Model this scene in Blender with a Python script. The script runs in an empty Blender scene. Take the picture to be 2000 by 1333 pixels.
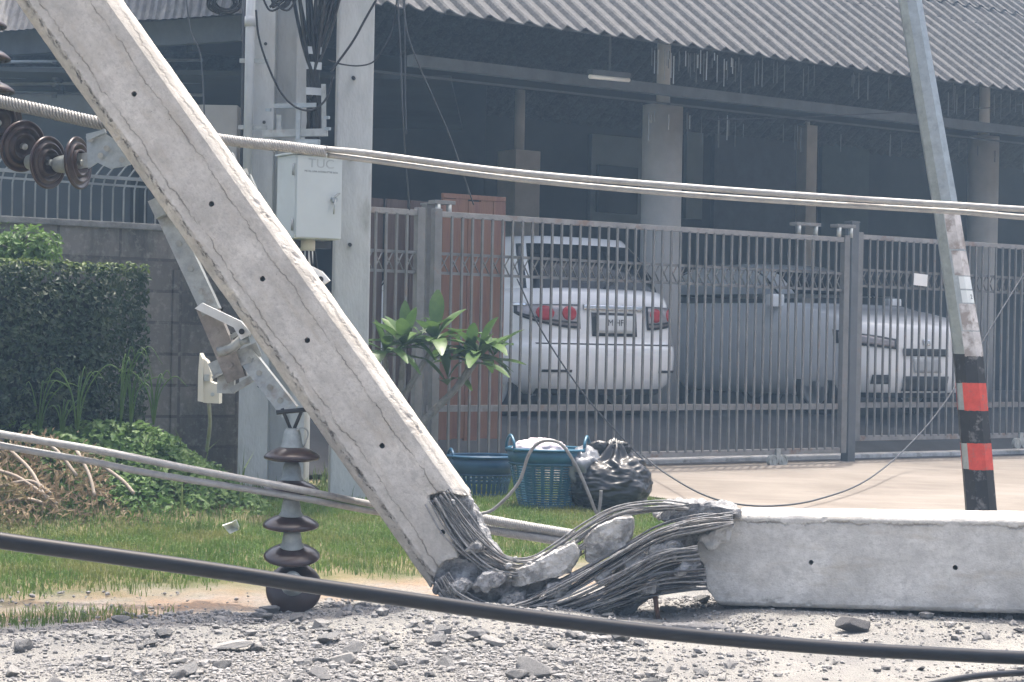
import bpy, bmesh, math, random
import numpy as np
from mathutils import Vector as V, Matrix, noise
R = math.radians
random.seed(7); np.random.seed(7)
scene = bpy.context.scene
col = scene.collection

# ------------------------------------------------------------------ camera
F = 3900.0                      # focal length in photo pixels (2000 wide)
CZ = 1.25                       # eye height above the road
ROLL = R(1.1)
cr, sr = math.cos(ROLL), math.sin(ROLL)
cd = bpy.data.cameras.new("camera"); cam = bpy.data.objects.new("camera", cd); col.objects.link(cam)
cd.sensor_width = 36.0; cd.lens = 36.0 * F / 2000.0
cd.clip_start = 0.1; cd.clip_end = 2000.0
rv, uv, fv = V((cr, 0, sr)), V((-sr, 0, cr)), V((0, 1, 0))
cam.matrix_world = Matrix(((rv.x, uv.x, -fv.x, 0), (rv.y, uv.y, -fv.y, 0), (rv.z, uv.z, -fv.z, CZ), (0, 0, 0, 1)))
scene.camera = cam

# ------------------------------------------------------------------ light
SUN_EL, SUN_AZ = R(75), R(12)   # azimuth from +Y towards +X : behind the carport, a little right
w = bpy.data.worlds.new("World"); scene.world = w; w.use_nodes = True
wn = w.node_tree.nodes; bg = wn["Background"]
sky = wn.new("ShaderNodeTexSky"); sky.sky_type = 'NISHITA'; sky.sun_disc = False
sky.sun_elevation = SUN_EL; sky.sun_rotation = SUN_AZ
sky.air_density = 1.0; sky.dust_density = 10.0; sky.ozone_density = 1.0
w.node_tree.links.new(sky.outputs[0], bg.inputs[0]); bg.inputs[1].default_value = 0.15
sd = bpy.data.lights.new("sun", 'SUN'); sun = bpy.data.objects.new("sun", sd); col.objects.link(sun)
sd.energy = 2.3; sd.angle = R(0.6); sd.color = (1.0, 0.95, 0.87)
tosun = V((math.sin(SUN_AZ) * math.cos(SUN_EL), math.cos(SUN_AZ) * math.cos(SUN_EL), math.sin(SUN_EL)))
sun.rotation_euler = tosun.to_track_quat('Z', 'Y').to_euler()
sun.location = (6, 30, 30)
scene.view_settings.view_transform = 'Standard'; scene.view_settings.look = 'None'
scene.view_settings.exposure = 1.3; scene.view_settings.gamma = 1.0
scene.render.engine = 'CYCLES'
scene.cycles.max_bounces = 6; scene.cycles.diffuse_bounces = 3; scene.cycles.glossy_bounces = 3
scene.cycles.volume_bounces = 1
scene.cycles.use_denoising = True
scene.cycles.caustics_reflective = False; scene.cycles.caustics_refractive = False

# ------------------------------------------------------------------ helpers
def U(px, py, Y):
    """world point seen at photo pixel (px,py) at depth Y"""
    a = (px - 1000.0) / F; b = (666.5 - py) / F
    p = V((0, 0, CZ)) + (rv * a + uv * b + fv) * Y
    return p
E0 = V((-0.94, 9.18)); EA = V((0.809, 0.588)); EN = V((-0.588, 0.809))   # frame of the road edge / fence
def W(a, d, z=0.0):
    q = E0 + EA * a + EN * d
    return V((q.x, q.y, z))
def AD(x, y):
    q = V((x, y)) - E0
    return q.dot(EA), q.dot(EN)
def on_d(px, d):
    """depth Y at which the pixel column px crosses the vertical plane at distance d from the road edge"""
    u = (px - 1000.0) / F
    # x = u*Y ; n.(x-E0x, Y-E0y) = d
    return (d + EN.x * E0.x + EN.y * E0.y) / (EN.x * u + EN.y)
def sst(t):
    t = max(0.0, min(1.0, t)); return t * t * (3 - 2 * t)
def gz(x, y):
    a, d = AD(x, y)
    z = 0.15 * max(0.0, min(1.0, d / 5.2))
    bank = sst((2.0 - a) / 0.9)
    z += 0.36 * sst((d - 5.4) / 1.5) * (1 - bank)
    z += 0.36 * sst((d - 2.9) / 1.2) * bank
    return z
def rise(x, y):
    """slight swell of the road under the fallen length"""
    if x < .5: return 0.0
    yl = 9.1 - .30 * (x - .93); t_ = (y - yl); h_ = min(.085, .052 * sst((x - .6) / .6) + .012 * max(0, x - 1.2))
    return h_ * (sst(1 - (-t_ - .1) / 1.0) if t_ < 0 else sst(1 - (t_ - .3) / .5))
def children(o): return [c for c in bpy.data.objects if c.parent == o]

def link(name, me, m=None, parent=None):
    o = bpy.data.objects.new(name, me); col.objects.link(o)
    if m is not None:
        if isinstance(m, (list, tuple)):
            for k in m: me.materials.append(k)
        elif len(me.materials) == 0: me.materials.append(m)
    if parent is not None:
        o.parent = parent
        o.matrix_parent_inverse = Matrix.LocRotScale(parent.location, parent.rotation_euler, parent.scale).inverted()
    return o
def tag(o, label=None, cat=None, group=None, kind=None):
    if label: o["label"] = label
    if cat: o["category"] = cat
    if group: o["group"] = group
    if kind: o["kind"] = kind
    if o.type == 'MESH' and kind is None and o.parent is None and o.location.length == 0:
        n = len(o.data.vertices)
        co = np.empty(n * 3, dtype=np.float32); o.data.vertices.foreach_get("co", co); co = co.reshape(-1, 3)
        base = np.array([(co[:, 0].min() + co[:, 0].max()) / 2, (co[:, 1].min() + co[:, 1].max()) / 2, co[:, 2].min()], dtype=np.float32)
        co -= base; o.data.vertices.foreach_set("co", co.ravel()); o.data.update()
        o.location = V([float(q) for q in base])
    return o
def thing(name, loc, label, cat, group=None, rot=(0, 0, 0)):
    o = bpy.data.objects.new(name, None); col.objects.link(o)
    o.location = loc; o.rotation_euler = rot; o.empty_display_size = 0.1
    o["label"] = label; o["category"] = cat
    if group: o["group"] = group
    return o
def copy_tree(o, parent=None):
    c = o.copy(); col.objects.link(c)
    if parent is not None: c.parent = parent
    for ch in children(o): copy_tree(ch, c)
    return c

class MB:
    """collects shapes into one mesh"""
    def __init__(s): s.v = []; s.f = []; s.sm = []
    def add(s, vs, fs, smooth=False):
        k = len(s.v); s.v += [tuple(p) for p in vs]; s.f += [tuple(i + k for i in f) for f in fs]; s.sm += [smooth] * len(fs)
        return s
    def box(s, c, size, M=None, bev=0.0):
        x, y, z = size[0] / 2, size[1] / 2, size[2] / 2
        c = V(c); M = M or Matrix.Identity(3)
        if bev <= 0:
            pts = [(-x, -y, -z), (x, -y, -z), (x, y, -z), (-x, y, -z), (-x, -y, z), (x, -y, z), (x, y, z), (-x, y, z)]
            return s.add([c + M @ V(p) for p in pts], [(0, 3, 2, 1), (4, 5, 6, 7), (0, 1, 5, 4), (1, 2, 6, 5), (2, 3, 7, 6), (3, 0, 4, 7)])
        bm = bmesh.new(); bmesh.ops.create_cube(bm, size=1.0)
        for q in bm.verts: q.co = V((q.co.x * 2 * x, q.co.y * 2 * y, q.co.z * 2 * z))
        bmesh.ops.bevel(bm, geom=bm.edges[:], offset=min(bev, x * .9, y * .9, z * .9), segments=2, affect='EDGES', profile=.7)
        bm.verts.index_update()
        s.add([c + M @ q.co for q in bm.verts], [[q.index for q in f.verts] for f in bm.faces]); bm.free(); return s
    def bar(s, p, q, wx, wy, up=(0, 0, 1), bev=0.0):
        p, q = V(p), V(q); d = (q - p); L = d.length; d.normalize(); u = V(up)
        if abs(d.dot(u)) > .98: u = V((1, 0, 0))
        sx = d.cross(u).normalized(); sy = sx.cross(d).normalized()
        M = Matrix((sx, sy, d)).transposed()
        return s.box((p + q) / 2, (wx, wy, L), M, bev)
    def tube(s, pts, r, seg=8, cap=True, smooth=True, flat=None):
        pts = [V(p) for p in pts]; n = len(pts)
        rr = r if isinstance(r, (list, tuple, np.ndarray)) else [r] * n
        vs = []; fs = []
        t = (pts[1] - pts[0]).normalized()
        u = t.cross(V((0, 0, 1)));
        if u.length < .05: u = t.cross(V((1, 0, 0)))
        u.normalize()
        for i in range(n):
            t = (pts[min(i + 1, n - 1)] - pts[max(i - 1, 0)]).normalized()
            u = (u - t * u.dot(t)); u.normalize(); b = t.cross(u)
            for k in range(seg):
                a = 2 * math.pi * k / seg
                vs.append(pts[i] + (u * math.cos(a) + b * math.sin(a)) * rr[i])
        for i in range(n - 1):
            for k in range(seg):
                k2 = (k + 1) % seg
                fs.append((i * seg + k, i * seg + k2, (i + 1) * seg + k2, (i + 1) * seg + k))
        s.add(vs, fs, smooth)
        if cap:
            s.add([vs[k] for k in range(seg)], [tuple(range(seg))[::-1]]); s.add([vs[(n - 1) * seg + k] for k in range(seg)], [tuple(range(seg))])
        return s
    def lathe(s, prof, M=None, seg=32, smooth=True):
        """prof: (r, z) list, spun about local z; M 4x4"""
        M = M or Matrix.Identity(4); vs = []; fs = []
        for r, z in prof:
            for k in range(seg):
                a = 2 * math.pi * k / seg; vs.append(M @ V((r * math.cos(a), r * math.sin(a), z)))
        for i in range(len(prof) - 1):
            for k in range(seg):
                k2 = (k + 1) % seg; fs.append((i * seg + k, i * seg + k2, (i + 1) * seg + k2, (i + 1) * seg + k))
        return s.add(vs, fs, smooth)
    def prism(s, poly, axis_vec):
        n = len(poly); poly = [V(p) for p in poly]; a = V(axis_vec)
        vs = poly + [p + a for p in poly]
        fs = [tuple(range(n)), tuple(range(2 * n - 1, n - 1, -1))] + [(i, i + n, (i + 1) % n + n, (i + 1) % n) for i in range(n)]
        return s.add(vs, fs)
    def mesh(s, name):
        me = bpy.data.meshes.new(name); me.from_pydata(s.v, [], s.f); me.update()
        me.polygons.foreach_set("use_smooth", s.sm); return me
    def fixed(s, name):
        me = s.mesh(name); bm = bmesh.new(); bm.from_mesh(me); bmesh.ops.remove_doubles(bm, verts=bm.verts[:], dist=1e-5)
        bmesh.ops.recalc_face_normals(bm, faces=bm.faces[:]); bm.to_mesh(me); bm.free(); return me
    def build(s, name, m=None, parent=None): return link(name, s.fixed(name), m, parent)

def spline(pts, n=8):
    """Catmull-Rom through pts"""
    pts = [V(p) for p in pts]; out = []
    P = [pts[0] * 2 - pts[1]] + pts + [pts[-1] * 2 - pts[-2]]
    for i in range(1, len(P) - 2):
        p0, p1, p2, p3 = P[i - 1], P[i], P[i + 1], P[i + 2]
        for k in range(n):
            t = k / n
            out.append(.5 * ((2 * p1) + (p2 - p0) * t + (2 * p0 - 5 * p1 + 4 * p2 - p3) * t * t + (3 * p1 - p0 - 3 * p2 + p3) * t ** 3))
    out.append(pts[-1]); return out
def fnoise(p, scale, octv=4): return noise.fractal(V(p) * scale, 1.0, 2.0, octv)

def remeshed(me, voxel):
    o = bpy.data.objects.new("tmp", me); col.objects.link(o)
    md = o.modifiers.new("r", 'REMESH'); md.mode = 'VOXEL'; md.voxel_size = voxel; md.use_smooth_shade = False
    dg = bpy.context.evaluated_depsgraph_get(); ev = o.evaluated_get(dg)
    m2 = bpy.data.meshes.new_from_object(ev); bpy.data.objects.remove(o); return m2
def subdivided(me, levels=2, crease=None):
    o = bpy.data.objects.new("tmp", me); col.objects.link(o)
    md = o.modifiers.new("s", 'SUBSURF'); md.levels = levels; md.render_levels = levels
    dg = bpy.context.evaluated_depsgraph_get(); ev = o.evaluated_get(dg)
    m2 = bpy.data.meshes.new_from_object(ev); bpy.data.objects.remove(o)
    m2.polygons.foreach_set("use_smooth", [True] * len(m2.polygons)); return m2
def roughen(me, amp, scale, octv=4, seed=0.0, ridge=0.0):
    off = V((seed, seed * 1.7, -seed)); nn = [q.normal.copy() for q in me.vertices]
    for q, n_ in zip(me.vertices, nn):
        d = fnoise(q.co + off, scale, octv)
        q.co = q.co + n_ * (d * amp)
    me.update(); return me
def chunk(name, pix, Y, thick, m, parent=None, voxel=.012, amp=.012, scale=14, seed=0., dY=0.0, tilt=0.0, cuts=0):
    """a lump of broken material: outline at depth Y with real thickness, rough all round"""
    poly = [U(x, y, Y + tilt * (x - pix[0][0])) for x, y in pix]
    me = MB().prism(poly, (0, thick, dY)).fixed("t")
    bm = bmesh.new(); bm.from_mesh(me); bmesh.ops.triangulate(bm, faces=bm.faces[:]); bm.to_mesh(me); bm.free()
    me = remeshed(me, voxel); me.name = name
    if cuts:
        rc_ = random.Random(int(seed * 13) + 5); co = [q.co.copy() for q in me.vertices]; ctr = sum(co, V()) / len(co)
        for _ in range(cuts):
            n_ = V((rc_.gauss(0, 1), -abs(rc_.gauss(0, 1)), rc_.gauss(0, 1))).normalized(); sup = max((p - ctr).dot(n_) for p in co); d_ = sup * rc_.uniform(.70, .92)
            for i, p in enumerate(co):
                e_ = (p - ctr).dot(n_) - d_
                if e_ > 0: co[i] = p - n_ * e_
        for q, p in zip(me.vertices, co): q.co = p
        me.update()
    roughen(me, amp, scale, 4, seed)
    return link(name, me, m, parent)

# ------------------------------------------------------------------ materials
MATS = {}
def mat(name, c, rough=.75, metal=0.0, var=.15, vs=5.0, bump=0.0, bs=60.0, c2=None, c2s=3.0, c2t=(.5, .62), spec=.4, coat=0.0, det=6.0, stretch=None):
    if name in MATS: return MATS[name]
    m = bpy.data.materials.new(name); m.use_nodes = True; N = m.node_tree.nodes; L = m.node_tree.links
    b = N["Principled BSDF"]; b.inputs["Roughness"].default_value = rough; b.inputs["Metallic"].default_value = metal
    b.inputs["Specular IOR Level"].default_value = spec; b.inputs["Coat Weight"].default_value = coat
    tc = N.new("ShaderNodeTexCoord"); src = tc.outputs["Object"]
    if stretch:
        mp = N.new("ShaderNodeMapping"); mp.inputs["Scale"].default_value = stretch; L.new(src, mp.inputs[0]); src = mp.outputs[0]
    n1 = N.new("ShaderNodeTexNoise"); n1.inputs["Scale"].default_value = vs; n1.inputs["Detail"].default_value = det; n1.inputs["Roughness"].default_value = .65; L.new(src, n1.inputs["Vector"])
    mr = N.new("ShaderNodeMapRange"); mr.inputs[1].default_value = .3; mr.inputs[2].default_value = .7; mr.inputs[3].default_value = 1 - var; mr.inputs[4].default_value = 1 + var; L.new(n1.outputs[0], mr.inputs[0])
    mx = N.new("ShaderNodeMix"); mx.data_type = 'RGBA'; mx.blend_type = 'MULTIPLY'; mx.inputs[0].default_value = 1.0
    mx.inputs[6].default_value = (*c, 1); L.new(mr.outputs[0], mx.inputs[7]); out = mx.outputs[2]
    if c2:
        n2 = N.new("ShaderNodeTexNoise"); n2.inputs["Scale"].default_value = c2s; n2.inputs["Detail"].default_value = 7; n2.inputs["Roughness"].default_value = .6; L.new(src, n2.inputs["Vector"])
        m2 = N.new("ShaderNodeMapRange"); m2.inputs[1].default_value = c2t[0]; m2.inputs[2].default_value = c2t[1]; L.new(n2.outputs[0], m2.inputs[0])
        mz = N.new("ShaderNodeMix"); mz.data_type = 'RGBA'; L.new(m2.outputs[0], mz.inputs[0]); L.new(out, mz.inputs[6]); mz.inputs[7].default_value = (*c2, 1); out = mz.outputs[2]
    L.new(out, b.inputs["Base Color"])
    if bump > 0:
        n3 = N.new("ShaderNodeTexNoise"); n3.inputs["Scale"].default_value = bs; n3.inputs["Detail"].default_value = 5; L.new(src, n3.inputs["Vector"])
        bp = N.new("ShaderNodeBump"); bp.inputs["Strength"].default_value = bump; bp.inputs["Distance"].default_value = .01; L.new(n3.outputs[0], bp.inputs["Height"]); L.new(bp.outputs[0], b.inputs["Normal"])
    MATS[name] = m; return m
class G:
    """tiny node-graph writer"""
    def __init__(s, m): s.N = m.node_tree.nodes; s.L = m.node_tree.links; s.b = s.N["Principled BSDF"]
    def put(s, sock, v):
        if hasattr(v, "links") or isinstance(v, bpy.types.NodeSocket): s.L.new(v, sock)
        else: sock.default_value = v
    def obj(s): return s.N.new("ShaderNodeTexCoord").outputs["Object"]
    def map(s, v, sc=(1, 1, 1), loc=(0, 0, 0)):
        n = s.N.new("ShaderNodeMapping"); n.inputs["Scale"].default_value = sc; n.inputs["Location"].default_value = loc; s.L.new(v, n.inputs[0]); return n.outputs[0]
    def noise(s, v, sc, det=6, ro=.6, dist=0):
        n = s.N.new("ShaderNodeTexNoise"); n.inputs["Scale"].default_value = sc; n.inputs["Detail"].default_value = det; n.inputs["Roughness"].default_value = ro; n.inputs["Distortion"].default_value = dist
        s.L.new(v, n.inputs["Vector"]); return n.outputs[0]
    def voro(s, v, sc, feat='F1', out="Distance"):
        n = s.N.new("ShaderNodeTexVoronoi"); n.feature = feat; n.inputs["Scale"].default_value = sc; s.L.new(v, n.inputs["Vector"]); return n.outputs[out]
    def rng(s, v, a, b, c=0, d=1):
        n = s.N.new("ShaderNodeMapRange"); n.inputs[1].default_value = a; n.inputs[2].default_value = b; n.inputs[3].default_value = c; n.inputs[4].default_value = d; s.L.new(v, n.inputs[0]); return n.outputs[0]
    def mix(s, f, a, b, mode='MIX'):
        n = s.N.new("ShaderNodeMix"); n.data_type = 'RGBA'; n.blend_type = mode
        s.put(n.inputs[0], f)
        s.put(n.inputs[6], (*a, 1) if isinstance(a, tuple) else a); s.put(n.inputs[7], (*b, 1) if isinstance(b, tuple) else b); return n.outputs[2]
    def math(s, op, a, b=0.0):
        n = s.N.new("ShaderNodeMath"); n.operation = op; s.put(n.inputs[0], a); s.put(n.inputs[1], b); return n.outputs[0]
    def sep(s, v):
        n = s.N.new("ShaderNodeSeparateXYZ"); s.L.new(v, n.inputs[0]); return n.outputs
    def comb(s, x, y, z):
        n = s.N.new("ShaderNodeCombineXYZ"); s.put(n.inputs[0], x); s.put(n.inputs[1], y); s.put(n.inputs[2], z); return n.outputs[0]
    def bump(s, h, st, dist=.01):
        n = s.N.new("ShaderNodeBump"); n.inputs["Strength"].default_value = st; n.inputs["Distance"].default_value = dist; s.L.new(h, n.inputs["Height"]); s.L.new(n.outputs[0], s.b.inputs["Normal"])
    def color(s, c): s.put(s.b.inputs["Base Color"], c)
    def rough(s, c): s.put(s.b.inputs["Roughness"], c)
def newmat(name, rough=.8, metal=0):
    m = bpy.data.materials.new(name); m.use_nodes = True; g = G(m); g.b.inputs["Roughness"].default_value = rough; g.b.inputs["Metallic"].default_value = metal
    g.b.inputs["Specular IOR Level"].default_value = .3
    return m, g

# weathered pole concrete: long wavering cracks along the member (local X), dust, stains, pinholes
def pole_concrete(name, base, cracks, dark=.5, chips=None):
    m, g = newmat(name, .9); o = g.obj(); x, y, z = g.sep(o)
    c = g.mix(g.rng(g.noise(o, 3.5, 8, .7), .35, .68), tuple(k * .72 for k in base), tuple(min(1, k * 1.16) for k in base))
    c = g.mix(g.math('MULTIPLY', g.rng(g.noise(g.map(o, (.6, 3, 1)), 4, 8, .65), .53, .72), .7), c, (base[0] * .68, base[1] * .62, base[2] * .54))
    c = g.mix(g.math('MULTIPLY', g.rng(g.noise(g.map(o, (.8, 1.2, 1), (7, 2, 1)), 7, 7, .7), .50, .66), .55), c, (base[0] * .74, base[1] * .73, base[2] * .70))
    c = g.mix(g.math('MULTIPLY', g.rng(g.noise(g.map(o, (.7, 1, 1), (3, 8, 2)), 12, 7, .75), .50, .63), .60), c, tuple(k * .66 for k in base))
    c = g.mix(g.math('MULTIPLY', g.rng(g.noise(o, 42, 5, .75), .50, .68), .55), c, tuple(k * .55 for k in base))
    wob = g.math('ADD', g.math('MULTIPLY', g.math('SUBTRACT', g.noise(g.map(o, (1, 0, 0)), 5.5, 7, .72), .5), .085), g.math('MULTIPLY', g.math('SUBTRACT', g.noise(o, 70, 3), .5), .016))
    h = g.math('MULTIPLY', g.noise(o, 120, 4), .25)
    for k, (pos, wd, st) in enumerate(cracks):
        wob = g.math('ADD', g.math('MULTIPLY', g.math('SUBTRACT', g.noise(g.map(o, (1, 0, 0), (0, k * 4.7, 0)), 4.2, 8, .74), .5), .10), g.math('MULTIPLY', g.math('SUBTRACT', g.noise(o, 60, 3), .5), .018))
        dlt = g.math('ABSOLUTE', g.math('SUBTRACT', g.math('ADD', y, wob), pos))
        brk = g.rng(g.noise(g.map(o, (1, .2, .2), (k * 3.1, 0, 0)), 6, 4), .36, .58)
        ln = g.math('MULTIPLY', g.rng(dlt, 0, wd, 1, 0), g.math('MULTIPLY', brk, st))
        halo = g.math('MULTIPLY', g.rng(g.math('ADD', dlt, g.math('MULTIPLY', g.math('SUBTRACT', g.noise(o, 24, 5), .5), .03)), 0, .034, 1, 0), g.math('MULTIPLY', g.math('ADD', brk, .25), .62 * st))
        c = g.mix(halo, c, (base[0] * .60, base[1] * .55, base[2] * .48))
        c = g.mix(ln, c, tuple(k2 * (1 - dark) * .6 for k2 in base))
        h = g.math('SUBTRACT', h, g.math('MULTIPLY', ln, 1.2))
    pits = g.rng(g.voro(o, 26), .035, .06, 1, 0)
    pits = g.math('MULTIPLY', pits, g.rng(g.noise(o, 9), .5, .6))
    c = g.mix(g.math('MULTIPLY', pits, .8), c, (.06, .06, .06)); h = g.math('SUBTRACT', h, pits)
    if chips:
        near = g.rng(g.math('ABSOLUTE', g.math('SUBTRACT', g.math('ADD', y, g.math('MULTIPLY', wob, .4)), chips)), 0, .016, 1, 0)
        hole = g.math('MULTIPLY', g.rng(g.noise(g.map(o, (.55, 1, 1)), 42, 4, .75), .50, .56), g.math('MULTIPLY', near, g.rng(g.noise(g.map(o, (1, 0, 0)), 7, 4), .40, .52)))
        c = g.mix(g.math('MINIMUM', hole, .9), c, (.10, .095, .09)); h = g.math('SUBTRACT', h, g.math('MULTIPLY', hole, 1.6))
    g.color(c); g.bump(h, .8, .014); return m
M_pole_up = pole_concrete("pole_concrete_upper", (.61, .578, .53), [(-.085, .0036, .46), (.098, .0036, .44), (-.172, .007, .35)], chips=.152)
M_pole_low = pole_concrete("pole_concrete_lower", (.66, .645, .61), [(.172, .008, .6)])
M_conc = mat("concrete", (.52, .515, .50), .9, var=.25, vs=6, bump=.6, bs=80, c2=(.30, .28, .26), c2s=9, c2t=(.52, .7))
M_crush = mat("crushed_concrete", (.33, .33, .33), .95, var=.45, vs=22, bump=1.0, bs=90, c2=(.16, .16, .165), c2s=16, c2t=(.48, .66))
M_conc_post = mat("pole_concrete_old", (.50, .515, .51), .9, var=.2, vs=5, bump=.4, bs=70, c2=(.30, .30, .28), c2s=5, c2t=(.56, .75), stretch=(1, 1, .35))
M_steel_wire = mat("strand_steel", (.24, .24, .24), .75, .3, var=.45, vs=40, c2=(.14, .115, .10), c2s=12, c2t=(.55, .7))
M_galv = mat("galvanised_steel", (.36, .40, .415), .42, .7, var=.22, vs=16, bump=.15, bs=40, c2=(.36, .40, .42), c2s=30, c2t=(.5, .6))
M_galv_dull = mat("dull_galvanised_steel", (.38, .40, .39), .55, .6, var=.25, vs=14, bump=.2, bs=50, c2=(.27, .24, .20), c2s=10, c2t=(.56, .72))
M_white_steel = mat("bright_galvanised_steel", (.74, .76, .76), .45, .35, var=.12, vs=12, bump=.15)
M_porc = mat("brown_porcelain", (.034, .018, .016), .28, 0, var=.35, vs=9, spec=.45, coat=.15)
M_cap = mat("insulator_cap_steel", (.30, .325, .315), .5, .35, var=.2, vs=20, bump=.2)
M_strand_dusty = mat("dusty_strand_steel", (.34, .335, .33), .85, .1, var=.35, vs=40)
M_strand_dark = mat("dark_strand_steel", (.095, .098, .105), .65, .3, var=.4, vs=40)
M_guy = mat("bare_guy_strand", (.34, .335, .325), .6, .3, var=.15, vs=25, bump=.3, bs=120)
M_black_cable = mat("black_cable_sheath", (.009, .010, .013), .30, 0, var=.2, vs=18, spec=.38)
M_thin_wire = mat("thin_dark_wire", (.05, .055, .065), .6, var=.2)
M_greywire = mat("loose_grey_wire", (.20, .20, .195), .5, .3, var=.3, vs=20)
M_gate = mat("gate_paint", (.18, .18, .176), .5, .25, var=.2, vs=7, bump=.15, c2=(.20, .16, .14), c2s=7, c2t=(.6, .72))
M_gate_rail = mat("gate_rail_paint", (.25, .243, .235), .55, .2, var=.22, vs=8, bump=.2, c2=(.22, .16, .13), c2s=6, c2t=(.55, .68))
M_cabinet = mat("cabinet_paint", (.56, .60, .58), .45, 0, var=.05, vs=3, bump=.05, c2=(.48, .50, .47), c2s=4, c2t=(.55, .8))
M_cream = mat("cream_plastic", (.62, .59, .50), .5, var=.08, vs=6)
M_pvc = mat("pvc_conduit", (.46, .49, .51), .45, var=.1, vs=4)
M_dark = mat("dark_metal", (.04, .042, .045), .5, .3, var=.2)
M_rust = mat("rusty_steel", (.13, .07, .05), .8, .3, var=.4, vs=30, bump=.5)
M_blackpaint = mat("black_band_paint", (.022, .024, .028), .5, var=.25, vs=12, c2=(.14, .14, .14), c2s=20, c2t=(.57, .68))
M_redpaint = mat("red_reflective_band", (.56, .070, .05), .6, var=.2, vs=20, c2=(.30, .12, .10), c2s=22, c2t=(.54, .68))

# ================================================================== SETTING
def leafmat(name, c1, c2, sc=3.0, trans=.35, rough=.5, c3=None):
    m, g = newmat(name, rough); o = g.obj()
    c = g.mix(g.rng(g.noise(o, sc, 5, .7), .35, .65), c1, c2)
    if c3: c = g.mix(g.rng(g.noise(g.map(o, (1, 1, 1), (5, 3, 1)), sc * .6, 5, .7), .5, .64), c, c3)
    g.color(c); N, L = g.N, g.L
    t = N.new("ShaderNodeBsdfTranslucent"); L.new(c, t.inputs[0]); mx = N.new("ShaderNodeMixShader"); mx.inputs[0].default_value = trans
    L.new(g.b.outputs[0], mx.inputs[1]); L.new(t.outputs[0], mx.inputs[2]); L.new(mx.outputs[0], N["Material Output"].inputs[0]); return m
M_grass = leafmat("verge_grass", (.075, .145, .028), (.125, .205, .05), 2.2, .45, .55, (.18, .20, .065))
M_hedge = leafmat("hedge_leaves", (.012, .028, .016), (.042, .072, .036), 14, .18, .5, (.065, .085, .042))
M_hedge_top = leafmat("hedge_leaves_sunlit_tone", (.13, .17, .05), (.08, .13, .04), 6, .35, .5)  # lighter copy of the hedge leaves, sunlight on the top put into colour
M_weed = leafmat("creeper_leaves", (.075, .15, .04), (.15, .24, .07), 4, .35, .5)
M_dry = leafmat("dry_leaves", (.26, .19, .12), (.40, .32, .22), 5, .3, .8, (.16, .15, .07))
M_plum = leafmat("plumeria_leaves", (.050, .105, .030), (.095, .165, .045), 5, .3, .4)
M_plum_stem = mat("plumeria_bark", (.21, .20, .18), .85, var=.3, vs=20, bump=.6, bs=60)

# ground material: dirt strip along the road, soil under the grass
m, g = newmat("ground_soil", .95); o = g.obj(); x, y, z = g.sep(o)
dd = g.math('ADD', g.math('MULTIPLY', g.math('ADD', x, .94), -.588), g.math('MULTIPLY', g.math('SUBTRACT', y, 9.18), .809))
dn = g.math('ADD', dd, g.math('MULTIPLY', g.math('SUBTRACT', g.noise(o, 1.3, 6, .65), .5), 1.1))
dirt = g.mix(g.rng(g.noise(o, 2.2, 6), .42, .6), (.27, .25, .225), (.30, .21, .145))
dirt = g.mix(g.rng(g.noise(o, 55, 4, .8), .45, .7), dirt, (.14, .13, .115))
soil = g.mix(g.rng(g.noise(o, 3, 6), .4, .65), (.085, .095, .035), (.19, .16, .09))
g.color(g.mix(g.rng(dn, .45, .95), dirt, soil)); g.bump(g.noise(o, 45, 6, .7), .8, .02); M_ground = m
# dusty road
m, g = newmat("road_dust", .95); o = g.obj()
c = g.mix(g.rng(g.noise(o, 1.6, 7, .7), .38, .62), (.265, .26, .25), (.37, .36, .335))
c = g.mix(g.math('MULTIPLY', g.rng(g.noise(o, 40, 5, .8), .5, .72), .6), c, (.15, .148, .145))
vv = g.voro(o, 95); c = g.mix(g.math('MULTIPLY', g.rng(vv, .12, .28, 1, 0), g.rng(g.noise(o, 9, 4), .48, .6)), c, (.13, .13, .13))
g.color(c); g.bump(g.math('ADD', g.noise(o, 60, 6, .75), g.math('MULTIPLY', vv, -.8)), .9, .02); M_road = m
# washed driveway
m, g = newmat("driveway_concrete", .9); o = g.obj()
c = g.mix(g.rng(g.noise(o, .8, 7, .65), .38, .62), (.155, .135, .115), (.205, .182, .157))
c = g.mix(g.math('MULTIPLY', g.rng(g.noise(o, 30, 4), .55, .75), .35), c, (.12, .105, .09))
c = g.mix(g.math('MULTIPLY', g.rng(g.noise(g.map(o, (.5, 3.5, 1)), 1.6, 7, .7), .50, .64), .45), c, (.25, .225, .20))
c = g.mix(g.math('MULTIPLY', g.rng(g.noise(g.map(o, (1, 1, 1), (9, 2, 0)), 1.1, 6, .7), .56, .68), .5), c, (.10, .09, .08))
g.color(c); g.bump(g.noise(o, 90, 5), .25, .006); M_drive = m
# corrugated fibre-cement
m, g = newmat("corrugated_cement_sheet", .9); o = g.obj()
c = g.mix(g.rng(g.noise(o, 9, 7, .75), .36, .64), (.058, .060, .065), (.115, .117, .12))
c = g.mix(g.math('MULTIPLY', g.rng(g.noise(o, 2.2, 6, .7), .5, .65), .55), c, (.07, .07, .073))
c = g.mix(g.math('MULTIPLY', g.rng(g.noise(o, 26, 4, .8), .50, .64), .55), c, (.15, .152, .155))
c = g.mix(g.math('MULTIPLY', g.rng(g.noise(o, 45, 3, .7), .52, .66), .65), c, (.045, .045, .048))
g.color(c); g.bump(g.noise(o, 60, 5, .7), .5, .01); M_roof = m
M_shedroof = mat("weathered_sheet", (.245, .235, .222), .85, var=.3, vs=5, bump=.3, bs=30, c2=(.22, .22, .23), c2s=4, c2t=(.5, .7), stretch=(3, 3, .4))
M_int = mat("shaded_render", (.05, .058, .064), .9, var=.25, vs=.8)
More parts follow.
